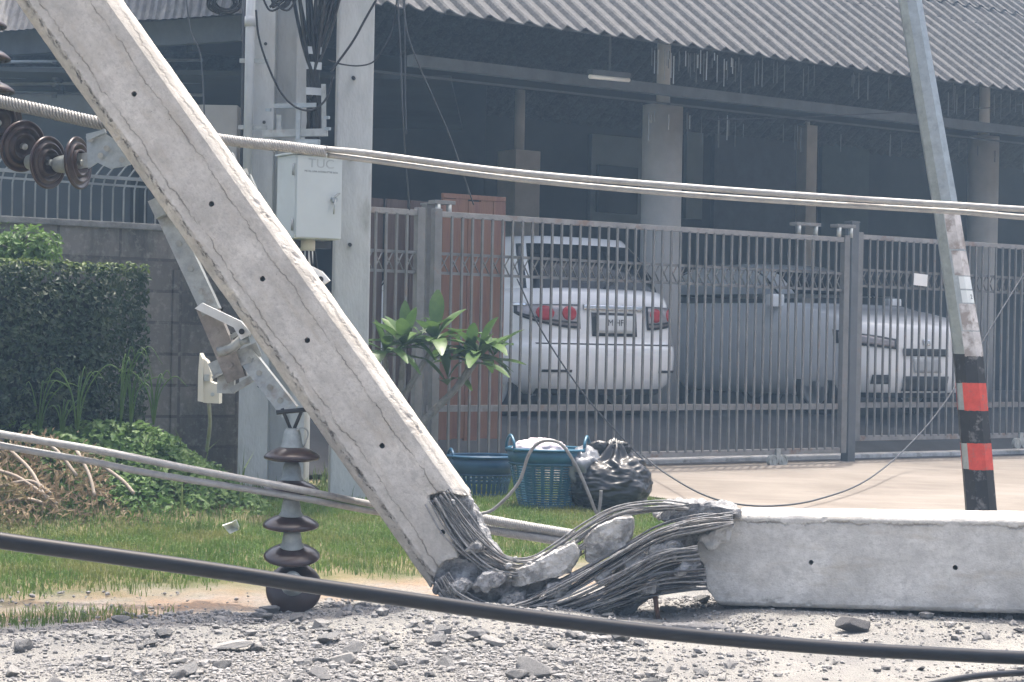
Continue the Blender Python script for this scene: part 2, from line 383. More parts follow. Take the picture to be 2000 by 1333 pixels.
M_int2 = mat("shaded_pale_panel", (.16, .19, .20), .8, var=.1, vs=2)
M_beam = mat("painted_beam", (.075, .085, .095), .7, var=.2)
M_column = mat("column_render", (.46, .45, .43), .85, var=.12, vs=2.5, bump=.15, bs=30)
M_wood = mat("red_brown_board", (.195, .102, .064), .65, var=.22, vs=3, bump=.2, bs=30, c2=(.155, .075, .055), c2s=3, c2t=(.48, .62), stretch=(5, 5, .5))
M_wood2 = mat("raw_orange_plank", (.36, .21, .13), .7, var=.3, vs=3, bump=.3, bs=30, stretch=(7, 7, .6))
m, g = newmat("block_wall", .95); o = g.obj(); x, y, z = g.sep(o)
aa = g.math('ADD', g.math('MULTIPLY', x, .809), g.math('MULTIPLY', y, .588)); pq = g.comb(aa, z, 0.0)
br = g.N.new("ShaderNodeTexBrick"); g.L.new(pq, br.inputs["Vector"]); br.inputs["Scale"].default_value = 1.0; br.inputs["Brick Width"].default_value = .46; br.inputs["Row Height"].default_value = .222; br.inputs["Mortar Size"].default_value = .011
br.inputs["Color1"].default_value = (.14, .13, .12, 1); br.inputs["Color2"].default_value = (.215, .20, .182, 1); br.inputs["Mortar"].default_value = (.11, .105, .10, 1); br.offset = 0.0
c = g.mix(g.rng(g.noise(g.map(o, (1, 1, .35)), 3.5, 7, .7), .45, .66), br.outputs[0], (.09, .09, .085))
c = g.mix(g.math('MULTIPLY', g.rng(g.noise(o, 20, 5, .7), .52, .7), .5), c, (.36, .34, .30))
g.color(c); g.bump(g.math('ADD', g.math('MULTIPLY', br.outputs[1], -1.0), g.math('MULTIPLY', g.noise(o, 50, 5), .4)), .7, .012); M_block = m

# --- ground: one sheet to the horizon, fine near, coarse far
xs = [-300, -150, -60, -30, -15] + [-9 + .22 * i for i in range(0, 110)] + [18, 30, 60, 150, 300]
ys = [-60, -20, -5, 0, 3, 5] + [6.5 + .22 * i for i in range(0, 120)] + [36, 45, 60, 100, 200, 400, 900]
vs = [(x, y, gz(x, y) - .004) for y in ys for x in xs]; nx = len(xs)
fs = [(j * nx + i, j * nx + i + 1, (j + 1) * nx + i + 1, (j + 1) * nx + i) for j in range(len(ys) - 1) for i in range(nx - 1)]
gr = MB().add(vs, fs, True).build("ground", M_ground); tag(gr, kind="structure")
# --- road: the dusty surface on our side of the verge, with a ragged edge
bmv = []; bmf = []
aa_ = [-30, -20, -12, -8, -5] + [-3 + .12 * i for i in range(92)] + [9, 12, 18, 26, 40]; ND = 26
for a in aa_:
    de = .05 + .10 * fnoise((a, 0, 0), 1.2) + .05 * fnoise((a, 3, 0), 6)
    for k in range(ND + 1):
        d = -14 if k == 0 else -8 if k == 1 else -5.0 + (de + 5.0) * (k - 2) / (ND - 2); q = W(a, d); bmv.append(V((q.x, q.y, .004 + rise(q.x, q.y) * (1 if k < ND else .0))))
for i in range(len(aa_) - 1):
    for k in range(ND): bmf.append((i * (ND + 1) + k, (i + 1) * (ND + 1) + k, (i + 1) * (ND + 1) + k + 1, i * (ND + 1) + k + 1))
rd = MB().add(bmv, bmf, True).build("road", M_road); tag(rd, kind="structure")
# --- driveway up to and beyond the gates
dv = []; df = []; A0, A1 = 4.86, 24.0; nd = 60
dl = [.25 + .2 * i for i in range(nd)]
for d in dl:
    for a in (A0, A1):
        q = W(a, d); dv.append(V((q.x, q.y, .15 * max(0, min(1, d / 5.2)) + .36 * sst((d - 5.4) / 1.5) + .03)))
n0 = len(dv)
for k, d in enumerate(dl):
    for a in (A0, A1): dv.append(V((W(a, d).x, W(a, d).y, -.05)))
for i in range(nd - 1):
    df.append((2 * i, 2 * i + 1, 2 * i + 3, 2 * i + 2)); df.append((2 * i, 2 * i + 2, n0 + 2 * i + 2, n0 + 2 * i))
df.append((0, n0, n0 + 1, 1))
dr = MB().add(dv, df).build("driveway", M_drive); tag(dr, kind="structure")

cf = MB(); fl = [5.42 + .1 * i for i in range(25)] + [8 + .5 * i for i in range(18)]  # dark sheet over the driveway, the roof's shade put into its colour
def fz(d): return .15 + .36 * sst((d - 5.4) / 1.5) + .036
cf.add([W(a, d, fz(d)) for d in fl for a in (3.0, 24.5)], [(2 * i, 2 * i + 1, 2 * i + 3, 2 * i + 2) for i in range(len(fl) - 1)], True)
o = cf.build("carport_floor_shade", mat("shade_dark_floor", (.045, .047, .05), .8, var=.3, vs=2)); tag(o, kind="structure")
# ------------------------------------------------------------------ carport
def colz(px, py, Y): return U(px, py, Y).z
cp = thing("carport", W(10, 9.5, .5), "open carport with a grey corrugated roof and pale round columns behind the sliding gates", "carport")
EAVE_D, EAVE_Z, PITCH = 6.0, 4.0, R(35)
def corr(t):   # one wide rounded lump and one sharp drop per pitch
    t = t - math.floor(t)
    return .052 * ((1 - math.sin(math.pi / 2 * t / .86)) if t < .86 else (t - .86) / .14) - .02
def slope(aL, aR, d0, z0, sgn, rows, thick=.012):
    mb = MB(); per = .208; n = int((aR - aL) / per * 10)
    for r, (s0, s1) in enumerate(rows):
        top = []; 
        for s, lift in ((s0, .022), (s1, 0.0)):
            for i in range(n + 1):
                a = aL + (aR - aL) * i / n; h = corr(a / per) + lift
                jit = .018 * noise.noise((math.floor(a / per) * 3.7, r * 5.1, 0)) if s == s0 else 0
                ss = s + jit
                nd = V((-EN.x * math.sin(PITCH) * sgn, -EN.y * math.sin(PITCH) * sgn, math.cos(PITCH)))
                top.append(W(a, d0 + sgn * ss * math.cos(PITCH), z0 + ss * math.sin(PITCH)) + nd * h)
        k = n + 1
        fs = [(i, i + 1, k + i + 1, k + i) for i in range(n)]
        mb.add(top, fs, False)
        low = [p - V((0, 0, thick)) for p in top]; mb.add(low, [f[::-1] for f in fs], False)
        mb.add(top[:k] + low[:k], [(i, k + i, k + i + 1, i + 1) for i in range(n)])
    return mb
rmb = slope(3.9, 25.0, EAVE_D, EAVE_Z, 1, [(0, 2.35), (2.2, 4.6), (4.45, 6.3)])
rf = link("roof", rmb.mesh("roof"), M_roof, cp)
rmb2 = slope(3.9, 25.0, EAVE_D + 2 * 6.3 * math.cos(PITCH), EAVE_Z, -1, [(0, 6.3)])
link("roof", rmb2.mesh("roof_back"), M_roof, cp)
rmat = Matrix((V((EA.x, EA.y, 0)), V((EN.x, EN.y, 0)), V((0, 0, 1)))).transposed()
MB().box(W(15, 6.9, 3.72), (20, .10, .10), rmat).build("beam", mat("grey_beam", (.10, .115, .13), .7, var=.2), cp)
MB().box(W(15, 11.2, 4.35), (20, .12, .2), rmat).build("beam", mat("dark_beam", (.02, .022, .025), .8), cp)
mb = MB()
for i in range(9):
    a = 4.5 + i * 2.4
    mb.bar(W(a, EAVE_D + .55, EAVE_Z + .22), W(a, EAVE_D + 5.1, EAVE_Z + 3.48), .06, .13)
for s in (.9, 1.8, 2.7, 3.6, 4.5): mb.bar(W(4, EAVE_D + s * math.cos(PITCH), EAVE_Z - .06 + s * math.sin(PITCH)), W(25, EAVE_D + s * math.cos(PITCH), EAVE_Z - .06 + s * math.sin(PITCH)), .05, .07)
mb.build("rafters", mat("dark_rafter", (.03, .033, .038), .8), cp)
def column(px, py_top, Y, r, sq=False):
    top = U(px, py_top, Y); b = V((top.x, top.y, .35)); mb = MB()
    if sq: mb.box((b + top) / 2, (r * 2, r * 2, top.z - b.z), rmat, .01)
    else: mb.tube([b, top], r, 32)
    mb.tube([top, V((top.x, top.y, 4.55))], r * .35, 10)
    mb.build("column", M_column, cp)
column(1295, 207, 21.0, .212); column(1922, 268, 24.5, .185); column(1577, 246, 29.0, .105, True); column(1014, 296, 26.0, .20, True)
# back wall with shuttered openings
bw = thing("back_wall", W(15, 15.6, .5), "dark rendered rear wall inside the carport with a pale closed panel behind the round column", "wall")
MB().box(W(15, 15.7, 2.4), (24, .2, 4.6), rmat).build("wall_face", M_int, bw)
def wallpanel(px0, px1, py0, py1, d, m, nm):
    Y0, Y1 = on_d(px0, d), on_d(px1, d); p = U(px0, py0, Y0); q = U(px1, py1, Y1)
    a0, a1 = AD(p.x, p.y)[0], AD(q.x, q.y)[0]
    MB().box(W((a0 + a1) / 2, d, (p.z + q.z) / 2), (abs(a1 - a0), .08, abs(p.z - q.z)), rmat, .01).build(nm, m, bw)
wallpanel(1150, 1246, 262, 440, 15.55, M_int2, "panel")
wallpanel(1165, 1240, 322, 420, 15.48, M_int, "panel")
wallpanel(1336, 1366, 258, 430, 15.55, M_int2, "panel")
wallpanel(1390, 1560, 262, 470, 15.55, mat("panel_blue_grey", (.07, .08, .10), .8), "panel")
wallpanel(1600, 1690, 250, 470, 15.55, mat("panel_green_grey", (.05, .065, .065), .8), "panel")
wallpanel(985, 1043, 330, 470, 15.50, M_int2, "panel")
# unlit tube lamp under the beam
p, q = U(1152, 150, 18.4), U(1228, 157, 18.9)
tl = thing("tube_lamp", (p + q) / 2, "short unlit white fluorescent tube lamp fixed under the carport roof beam", "lamp")
MB().tube([p, q], .020, 10).build("tube", mat("frosted_tube", (.85, .84, .78), .35, var=.03), tl)
MB().bar(p + V((0, .02, .045)), q + V((0, .02, .045)), .06, .05, bev=.005).build("housing", M_beam, tl)
MB().bar((p + q) / 2 + V((0, .02, .06)), V(((p + q) / 2).to_tuple()) + V((0, .02, .45)), .02, .02).build("hanger", M_beam, tl)
# slatted screen high up inside (pale slivers between boards)
ss = thing("eave_fringe", W(14, 7.0, 3.3), "fringe of thin pale strips hanging below the corrugated eave inside the carport", "fringe")
rr = random.Random(4); M_str = [mat("pale_strip", (.34, .37, .40), .7, var=.3, vs=4), mat("dim_strip", (.13, .145, .16), .7, var=.3, vs=4)]
for k in range(99):
    px = rr.uniform(1268, 1460) if k < 34 else rr.uniform(1290, 2040); d = rr.choice((6.35, 6.5, 7.6)); Y = on_d(px, d); p = U(px, 0, Y); L = rr.uniform(.07, .30)
    zt = {6.35: 4.03, 6.5: 4.10, 7.6: 3.66}[d] - rr.random() * .08
    MB().box((p.x, p.y, zt - L / 2), (.007 + .005 * rr.random(), .006, L), rmat).build("strip", M_str[0 if k < 24 else 1], ss)
for d, z in ((6.35, 4.07), (6.5, 4.14), (7.6, 3.70)): MB().box(W(15, d, z), (20, .02, .02), rmat).build("hanging_rail", M_beam, ss)

# ------------------------------------------------------------------ gates and fence
def aofpx(px, d):
    Y = on_d(px, d); p = U(px, 666, Y); return AD(p.x, p.y)[0]
GD = 5.22
def make_gate(nm, label, cat, a0, a1, d, zb, zt, sp=.100, stile=.07, rail2=True, wheels=(), first=True, last=True, midz=.70):
    t = thing(nm, W((a0 + a1) / 2, d, zb), label, cat)
    L = a1 - a0; ac = (a0 + a1) / 2
    for z, h in ((zt - .022, .045), (zb + .025, .05)): MB().box(W(ac, d, z), (L, .045, h), rmat, .004).build("rail", M_gate_rail, t)
    if first: MB().box(W(a0 + stile / 2, d - .003, (zb + zt) / 2 + .01), (stile, .06, zt - zb + .02), rmat, .005).build("stile", M_gate, t)
    if last: MB().box(W(a1 - stile / 2, d - .003, (zb + zt) / 2 + .01), (stile, .06, zt - zb + .02), rmat, .005).build("stile", M_gate, t)
    n = int(round((L - 2 * stile) / sp)); w_ = (L - 2 * stile) / n
    for i in range(1, n):
        a = a0 + stile + i * w_ + random.uniform(-.003, .003)
        MB().box(W(a, d - .022 + random.uniform(-.002, .002), (zb + .04 + zt - .04) / 2), (.0175, .018, zt - zb - .07), rmat).build("picket", M_gate, t)
    mb = MB(); z1, z2 = zt - .335, zt - .49
    for z in (z1, z2): mb.box(W(ac, d + .004, z), (L, .026, .022), rmat)
    for i in range(n):
        a = a0 + stile + (i + .5) * w_
        for s in (-1, 1): mb.bar(W(a - s * w_ * .42, d + .010, z2 + .008), W(a + s * w_ * .42, d + .010 + .004 * s, z1 - .008), .012, .006)
    mb.build("ornament_band", M_gate, t)
    if rail2: MB().box(W(ac, d + .03, midz), (L, .03, .052), rmat).build("mid_rail", M_gate_rail, t)
    for aw in wheels:
        for s in (-1, 1):
            c = W(aw + s * .058, d - .03, zb - .055); Mx = Matrix.Translation(c) @ rmat.to_4x4() @ Matrix.Rotation(R(90), 4, 'X')
            wh = MB().lathe([(.0, -.018), (.018, -.018), (.018, -.012), (.040, -.012), (.042, -.018), (.056, -.018), (.056, -.006), (.050, 0), (.056, .006), (.056, .018), (.042, .018), (.040, .012), (.018, .012), (.018, .018), (0, .018)], Mx, 24, False).build("wheel", M_galv_dull, t)
        MB().box(W(aw, d - .03, zb - .01), (.05, .03, .13), rmat).box(W(aw, d - .03, zb - .055), (.15, .012, .025), rmat).build("wheel_bracket", M_galv_dull, t)
    return t
g1a, g1b = aofpx(841, GD), aofpx(1652, GD)
make_gate("sliding_gate", "long grey picket sliding gate in front of the white sedan, on twin rollers", "gate", g1a, g1b, GD, .27, 2.27, wheels=(aofpx(1518, GD), aofpx(1150, GD)))
g2a, g2b = aofpx(1668, 5.5), aofpx(2180, 5.5)
make_gate("sliding_gate", "grey picket sliding gate on the right, partly hidden by the striped lamp post", "gate", g2a, g2b, 5.5, .36, 2.33, wheels=(aofpx(1992, 5.5),))
f0a, f0b = aofpx(650, GD), aofpx(822, GD)
make_gate("picket_fence", "short fixed picket fence section between the tall pale pole and the long gate", "fence", f0a, f0b, GD, .27, 2.27, sp=.100, rail2=False)
def post(px, d, w_, z0, z1, label, m, cap=True):
    a = aofpx(px, d); t = thing("gate_post", W(a, d, z0), label, "post")
    MB().box(W(a, d, (z0 + z1) / 2), (w_, w_, z1 - z0), rmat, .006).build("shaft", m, t)
    MB().box(W(a, d, z1 + .008), (w_ + .012, w_ + .012, .016), rmat, .004).build("cap", m, t)
    return a
post(1660, GD + .12, .095, .14, 2.42, "slim dark grey steel gate post standing between the two sliding gates", mat("post_paint", (.11, .12, .13), .5, .2, var=.15))
a_ = post(832, GD + .20, .085, .15, 2.33, "grey steel post with a flat catch plate at the left end of the long gate", M_gate)
# gate guide brackets on top
def bracket(px0, px1, d, z, label):
    a0, a1 = aofpx(px0, d), aofpx(px1, d); t = thing("gate_guide", W((a0 + a1) / 2, d, z), label, "bracket")
    MB().box(W((a0 + a1) / 2, d, z + .015), (a1 - a0, .10, .03), rmat, .004).build("plate", M_gate, t)
    for aa_ in (a0 + .04, a1 - .05): MB().tube([W(aa_, d - .03, z - .09), W(aa_, d - .03, z)], .022, 12).build("roller", M_galv_dull, t)
bracket(1545, 1592, GD + .1, 2.36, "flat guide roller bracket on the long gate, left one near its far post")
bracket(1624, 1660, GD + .02, 2.36, "flat guide roller bracket on top of the long gate, touching the dark gate post")
bracket(838, 878, GD + .05, 2.33, "flat roller bracket at the left end of the long gate above the red boards")
# low plinth under the gates' track
pl = MB().box(W((g1a + 20) / 2, GD + .55, .17), (20 - g1a, .5, .12), rmat, .01).build("track_plinth", M_conc); tag(pl, kind="structure")
# white card hung on gate two
a0, a1 = aofpx(1781, 5.45), aofpx(1807, 5.45); zc = U(1794, 547, on_d(1794, 5.45)).z
cd_ = MB().box(W((a0 + a1) / 2, 5.44, zc), (a1 - a0, .006, .115), rmat @ Matrix.Rotation(R(3), 3, 'Y')).build("blank_card", mat("white_card", (.78, .78, .76), .7, var=.04)); tag(cd_, "small blank white card tied to the pickets of the right hand gate", "sign")
# red-brown boarding behind the gate
a0, a1 = aofpx(858, 5.75), aofpx(981, 5.75)
wp = thing("wooden_hoarding", W((a0 + a1) / 2, 5.75, .35), "tall panel of reddish brown boards standing behind the left end of the long gate", "panel")
n = 5; wv = (a1 - a0) / n
for i in range(n):
    MB().box(W(a0 + (i + .5) * wv, 5.75 + (i % 2) * .004, 1.42 + .01 * math.sin(i * 2.3)), (wv - .002, .03, 2.0), rmat, .001).build("board", M_wood, wp)
MB().box(W((a0 + a1) / 2, 5.75, 2.445), (a1 - a0, .032, .04), rmat, .004).build("top_board", M_wood, wp)
b0, b1 = aofpx(700, 6.05), aofpx(862, 6.05)
sb = thing("folding_shutter", W((b0 + b1) / 2, 6.05, .35), "dim reddish brown folded shutter behind the short picket fence beside the pole", "shutter")
M_shut = mat("dim_red_shutter", (.085, .058, .05), .7, var=.3, vs=3, stretch=(7, 7, .6))
for i in range(7): MB().box(W(b0 + (b1 - b0) * (i + .5) / 7, 6.05 + .03 * (i % 2), 1.40), ((b1 - b0) / 7 - .012, .03, 2.02), rmat, .004).build("leaf", M_shut, sb)
ap = aofpx(829, 5.5)
pk = MB().box(W(ap, 5.55, 1.1), (.055, .03, 1.9), rmat, .003).box(W(ap + .05, 5.54, 1.98), (.16, .03, .10), rmat, .003).build("wood_batten", M_wood2); tag(pk, "raw orange timber batten upright in the gap beside the long gate's left post", "plank")

# ------------------------------------------------------------------ boundary wall, spikes, hedge
aL, aR = -9.0, aofpx(470, 5.0)
wl = thing("block_wall", W((aL + aR) / 2, 5.0, .3), "stained bare concrete block boundary wall behind the clipped hedge", "wall")
MB().box(W((aL + aR) / 2, 5.0, 1.10), (aR - aL, .15, 1.78), rmat).build("blocks", M_block, wl)
a1 = aofpx(312, 4.9)
MB().box(W((aR + a1) / 2 + .05, 4.93, .86), (aR - a1 - .1, .06, 1.7), rmat, .01).build("pier", M_block, wl)
MB().box(W((aL + aR) / 2, 5.0, 2.005), (aR - aL + .02, .20, .045), rmat, .008).build("coping", mat("wall_coping", (.20, .20, .195), .95, var=.4, vs=6, bump=.5), wl)
sp = thing("spike_fence", W((aL + aR) / 2, 5.0, 2.03), "rusty grey railing of curved spikes along the top of the block wall", "fence")
M_spk = mat("spike_steel", (.25, .27, .28), .6, .3, var=.3)
mb = MB(); a = aL + 4
while a < aR:
    mb.tube([W(a, 5.0, 2.0), W(a, 5.0, 2.26), W(a + .015, 4.99, 2.33), W(a + .07, 4.97, 2.41), W(a + .135, 4.95, 2.485)], [.007, .007, .007, .006, .003], 5); a += .082
mb.build("spikes", M_spk, sp)
mb = MB(); mb.box(W((aL + aR) / 2, 4.99, 2.34), (aR - aL, .03, .022), rmat); mb.box(W((aL + aR) / 2, 5.0, 2.29), (aR - aL, .02, .014), rmat); mb.build("rail", M_spk, sp)
for k in range(4): MB().box(W(aR - .1 - k * 1.8, 5.03, 2.18), (.05, .05, .36), rmat).build("post", M_spk, sp)

def leaf_cloud(points, normals, size, jitter=.6, asp=.55):
    """many small pointed leaf quads (folded along the midrib)"""
    vs = []; fs = []
    for p, nrm in zip(points, normals):
        s = size * random.uniform(.6, 1.35)
        dirv = (V(nrm) + V((random.gauss(0, jitter), random.gauss(0, jitter), random.gauss(0, jitter)))).normalized()
        t = dirv.cross(V((random.gauss(0, 1), random.gauss(0, 1), random.gauss(0, 1))));
        if t.length < 1e-3: continue
        t.normalize(); b = dirv.cross(t); k = len(vs); p = V(p)
        vs += [p - t * s * .5, p + b * s * asp * .5 + dirv * s * .12, p + t * s * .5, p - b * s * asp * .5 + dirv * s * .12]
        fs += [(k, k + 1, k + 2), (k, k + 2, k + 3)]
    return vs, fs
ha, hb = -6.5, aofpx(288, 4.1); hz0, hz1 = .35, 1.695
hg = thing("clipped_hedge", W((ha + hb) / 2, 4.45, .5), "dense dark green clipped box hedge in front of the block wall on the left", "hedge")
pts = []; nr = []; pt2 = []; nr2 = []
for i in range(30000):
    a = random.uniform(ha + 2.6, hb); z = random.uniform(hz0, hz1); dep = random.random() ** 2 * .20
    bulge = .045 * fnoise((a, z, 0), 3.0) + .03 * fnoise((a, z, 5), 9)
    pts.append(W(a, 4.08 + dep - bulge, z)); nr.append(-V((EN.x, EN.y, -.35)))
for i in range(4200):
    a = random.uniform(ha + 2.6, hb); d = random.uniform(4.02, 4.85)
    pt2.append(W(a, d, hz1 + .02 * fnoise((a, d, 0), 5) - .05 * random.random() ** 2 + .012)); nr2.append((0, -.1, 1))
for i in range(2600):
    d = random.uniform(4.08, 4.85); z = random.uniform(hz0, hz1); pts.append(W(hb - .1 * random.random() ** 2 + .04 * fnoise((d, z, 0), 5), d, z)); nr.append(V((EA.x, EA.y, .3)))
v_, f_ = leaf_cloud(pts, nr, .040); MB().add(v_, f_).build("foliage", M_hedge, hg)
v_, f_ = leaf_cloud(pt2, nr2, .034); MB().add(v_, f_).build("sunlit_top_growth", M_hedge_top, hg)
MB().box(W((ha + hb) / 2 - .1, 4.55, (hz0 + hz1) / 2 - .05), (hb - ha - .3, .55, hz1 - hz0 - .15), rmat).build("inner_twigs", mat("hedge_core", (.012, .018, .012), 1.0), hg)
kb = MB().box(W((ha + hb) / 2 - .55, 3.95, .50), (hb - ha - 1.0, .10, .22), rmat, .015).build("planter_kerb", mat("planter_kerb_concrete", (.17, .18, .19), .9, var=.3)); tag(kb, "low dark concrete planter kerb along the foot of the clipped hedge", "kerb")

def bush(name, label, cat, cx, cy, cz, rx, ry, rz, n, size, m, stem=True, group=None):
    t = thing(name, (cx, cy, cz - rz), label, cat, group)
    P = []; Nn = []
    for i in range(n):
        q = V((random.gauss(0, 1), random.gauss(0, 1), random.gauss(0, 1))).normalized(); r = random.random() ** .45
        r *= 1 + .35 * fnoise(q * 1.7 + V((cx, cy, 0)), 1.6)
        P.append((cx + q.x * rx * r, cy + q.y * ry * r, cz + q.z * rz * r)); Nn.append(q + V((0, -.2, .5)))
    v_, f_ = leaf_cloud(P, Nn, size, .7); MB().add(v_, f_).build("foliage", m, t)
    if stem:
        mb = MB()
        for k in range(7):
            q = V((random.uniform(-1, 1) * rx * .7, random.uniform(-1, 1) * ry * .7, rz * random.uniform(.1, .7)))
            mb.tube(spline([(cx + random.uniform(-.03, .03), cy, cz - rz), V((cx, cy, cz)) + q * .4, V((cx, cy, cz)) + q], 3), [.008] * 7, 5)
        mb.build("stems", M_plum_stem, t)
    return t
p = U(45, 485, on_d(45, 4.55)); bush("shrub", "loose bright green shrub showing above the hedge at the far left", "shrub", p.x, p.y, p.z - .03, .26, .2, .19, 1100, .055, M_weed)

# ------------------------------------------------------------------ neighbour's shed at upper left
sh = thing("neighbour_shed", (-5, 21, .5), "dark open sided shed with a pale corrugated roof edge behind the spiked wall", "shed")
pL, pR = U(-260, 80, 22.5), U(470, 27, 19.8)
mb = MB(); dirx = (pR - pL); Ls = dirx.length; n = int(Ls / .105) * 10; top = []; bot = []
dn = V((dirx.x, dirx.y, dirx.z)).normalized(); nrm = V((dn.y, -dn.x, 0)).normalized()
for i in range(n + 1):
    s = Ls * i / n; h = .030 * max(-.6, min(.6, 1.4 * math.sin(2 * math.pi * s / .105))) + (.016 if (int(s / .105) % 4 == 0) else 0)
    j = .02 * noise.noise((math.floor(s / .7) * 2.3, 0, 0))
    bot.append(pL + dn * s + nrm * h + V((0, 0, j))); top.append(pL + dn * s + nrm * h + V((0, 1.3, 1.7)))
mb.add(bot + top, [(i, i + 1, n + 1 + i + 1, n + 1 + i) for i in range(n)]); mb.build("roof_sheet", M_shedroof, sh)
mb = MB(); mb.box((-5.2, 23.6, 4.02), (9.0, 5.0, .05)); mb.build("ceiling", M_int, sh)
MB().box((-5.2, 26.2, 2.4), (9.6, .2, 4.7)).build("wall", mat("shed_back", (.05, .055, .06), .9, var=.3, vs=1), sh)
mb = MB(); pp = U(430, 240, 21.0); mb.box((pp.x, pp.y, 2.1), (.42, .42, 3.1), None, .01); mb.build("column", M_column, sh)
MB().bar(pL + V((0, .3, -.1)), pR + V((0, .3, -.1)), .1, .25).build("beam", M_beam, sh)
# racks of pale lengths stored in the shed
M_pale = mat("pale_stored_tube", (.34, .37, .39), .5, .2, var=.3, vs=3)
def rack(x0, y0, x1, y1, Y, r, label, nm="metal_tube", cat="tube"):
    o = MB().tube([U(x0, y0, Y), U(x1, y1, Y + .1)], r, 10).build(nm, M_pale); tag(o, label, cat, "pale tubes stored in the shed")
for k, (x0, y0, x1, y1) in enumerate([(-60, 122, 395, 118), (-60, 135, 180, 133), (-60, 150, 390, 152), (-60, 166, 400, 160), (-60, 180, 395, 186)]):
    rack(x0, y0, x1, y1, 21.5 + .06 * k, .018, "long pale tube lying across the rack in the dark shed behind the leaning pole")
st = thing("storage_rack", (U(100, 200, 21.6).x, 21.7, .5), "dark storage rack with cross arms in the shed behind the leaning pole", "rack")
mb = MB()
for px in (-40, 120, 300):
    q = U(px, 110, 21.75); mb.bar((q.x, q.y, .4), (q.x, q.y, q.z), .06, .06)
    for py in (128, 141, 158, 172, 193): z = U(px, py, 21.7).z; mb.box((q.x, q.y - .12, z - .012), (.05, .4, .03))
mb.build("frame", M_beam, st)
wb = MB().box(U(90, 207, 21.6), (1.7, .3, .22), None, .02).build("stored_crate", mat("grey_crate", (.13, .145, .155), .7, var=.15)); tag(wb, "long pale grey box under the tubes in the shed", "box")
mb2 = MB().box((U(90, 207, 21.6).x, 21.75, (U(90, 222, 21.6).z + .5) / 2), (1.9, .5, U(90, 222, 21.6).z - .5), None, .01).build("work_bench", M_int); tag(mb2, "dark solid bench carrying the grey box in the shed", "bench")

# ================================================================== THE BROKEN POLE
PY = 9.03                                   # depth of its face
bp = thing("broken_utility_pole", U(900, 1190, 9.2), "snapped concrete utility pole bent at a hinge of torn steel strands, upper part leaning left", "utility pole")
def local_frame(p0, p1, normal=(0, -1, 0)):
    x = (V(p1) - V(p0)).normalized(); z = V(normal); z = (z - x * z.dot(x)).normalized(); y = z.cross(x)
    return Matrix((x, y, z)).transposed().to_4x4() if False else Matrix(((x.x, y.x, z.x, p0[0]), (x.y, y.y, z.y, p0[1]), (x.z, y.z, z.z, p0[2]), (0, 0, 0, 1)))
def poly_px_local(Minv, pix, Y):
    return [(Minv @ U(px, py, Y)) for px, py in pix]
def pole_piece(name, Mw, outline, thick, holes, m, hole_r=.0135, voxel=.0105, cham=.048, hw=None, chip=.045, seed=0.0):
    """outline: local (x,y) list of the front face; solid goes back to z=-thick"""
    me = MB().prism([(x, y, 0) for x, y in outline], (0, 0, -thick)).fixed("t")
    bm = bmesh.new(); bm.from_mesh(me)
    ed = [e for e in bm.edges if abs((e.verts[0].co - e.verts[1].co).normalized().x) > .995 and (e.verts[0].co - e.verts[1].co).length > 1.0]
    bmesh.ops.bevel(bm, geom=ed, offset=cham, segments=1, affect='EDGES', profile=.5)
    bmesh.ops.triangulate(bm, faces=bm.faces[:]); bm.to_mesh(me); bm.free()
    me = remeshed(me, voxel)
    nn = [q.normal.copy() for q in me.vertices]; out_s = 1 if outline[2][1] > 0 else -1
    for q, n_ in zip(me.vertices, nn):
        c = q.co.copy(); am = .0016 * fnoise(c, 9) + .0009 * fnoise(c, 45, 2)
        if hw:
            edge = max(0.0, 1 - (hw - abs(c.y)) / .055); ch = .6 * noise.noise(c * 7 + V((seed, 0, 0))) + .7 * noise.noise(c * 26) + .4 * noise.noise(c * 60) - .20
            front = max(0.0, 1 - max(0, -c.z) / .07)
            top_ = c.y * out_s > 0; msk = sst((noise.noise(V((c.x * 1.3 + seed * 3, 1.0 if top_ else 5.0, 0))) + (.1 if cham < .03 else .25)) / .3) * (1 if cham < .03 or not top_ else sst((2.3 - c.x) / .6))
            if ch > 0: am -= ch * chip * edge * front * (.12 + .88 * msk)
        xe = c.x - outline_end(c.y, outline) if hw else 1
        if 0 <= xe < .05: am += .012 * fnoise(c, 16, 4) * (1 - xe / .05)
        q.co = c + n_ * am
    me.update(); me.name = name
    bm = bmesh.new(); bm.from_mesh(me)
    for hx, hy in holes:
        dl = [f for f in bm.faces if f.normal.z > .5 and math.hypot(f.calc_center_median().x - hx, f.calc_center_median().y - hy) < hole_r * .85]
        be = {}
        for f in dl:
            for e in f.edges: be[e] = be.get(e, 0) + 1
        rim = [e for e, n_ in be.items() if n_ == 1]
        bmesh.ops.delete(bm, geom=dl, context='FACES')
        for q in {v for e in rim if e.is_valid for v in e.verts}:
            dx, dy = q.co.x - hx, q.co.y - hy; l = math.hypot(dx, dy) or 1; q.co.x = hx + dx / l * hole_r; q.co.y = hy + dy / l * hole_r
        ex = bmesh.ops.extrude_edge_only(bm, edges=[e for e in rim if e.is_valid])
        nv = [g_ for g_ in ex['geom'] if isinstance(g_, bmesh.types.BMVert)]
        for q in nv: q.co.z -= thick * .7
        bmesh.ops.contextual_create(bm, geom=[g_ for g_ in ex['geom'] if isinstance(g_, bmesh.types.BMEdge)])
    bm.to_mesh(me); bm.free(); m2 = me
    m2.name = name; r = link(name, m2, None, bp); m2.materials.clear(); m2.materials.append(m)
    r.matrix_world = Mw
    r.matrix_parent_inverse = Matrix.Translation(-bp.location); r.matrix_basis = Mw
    return r
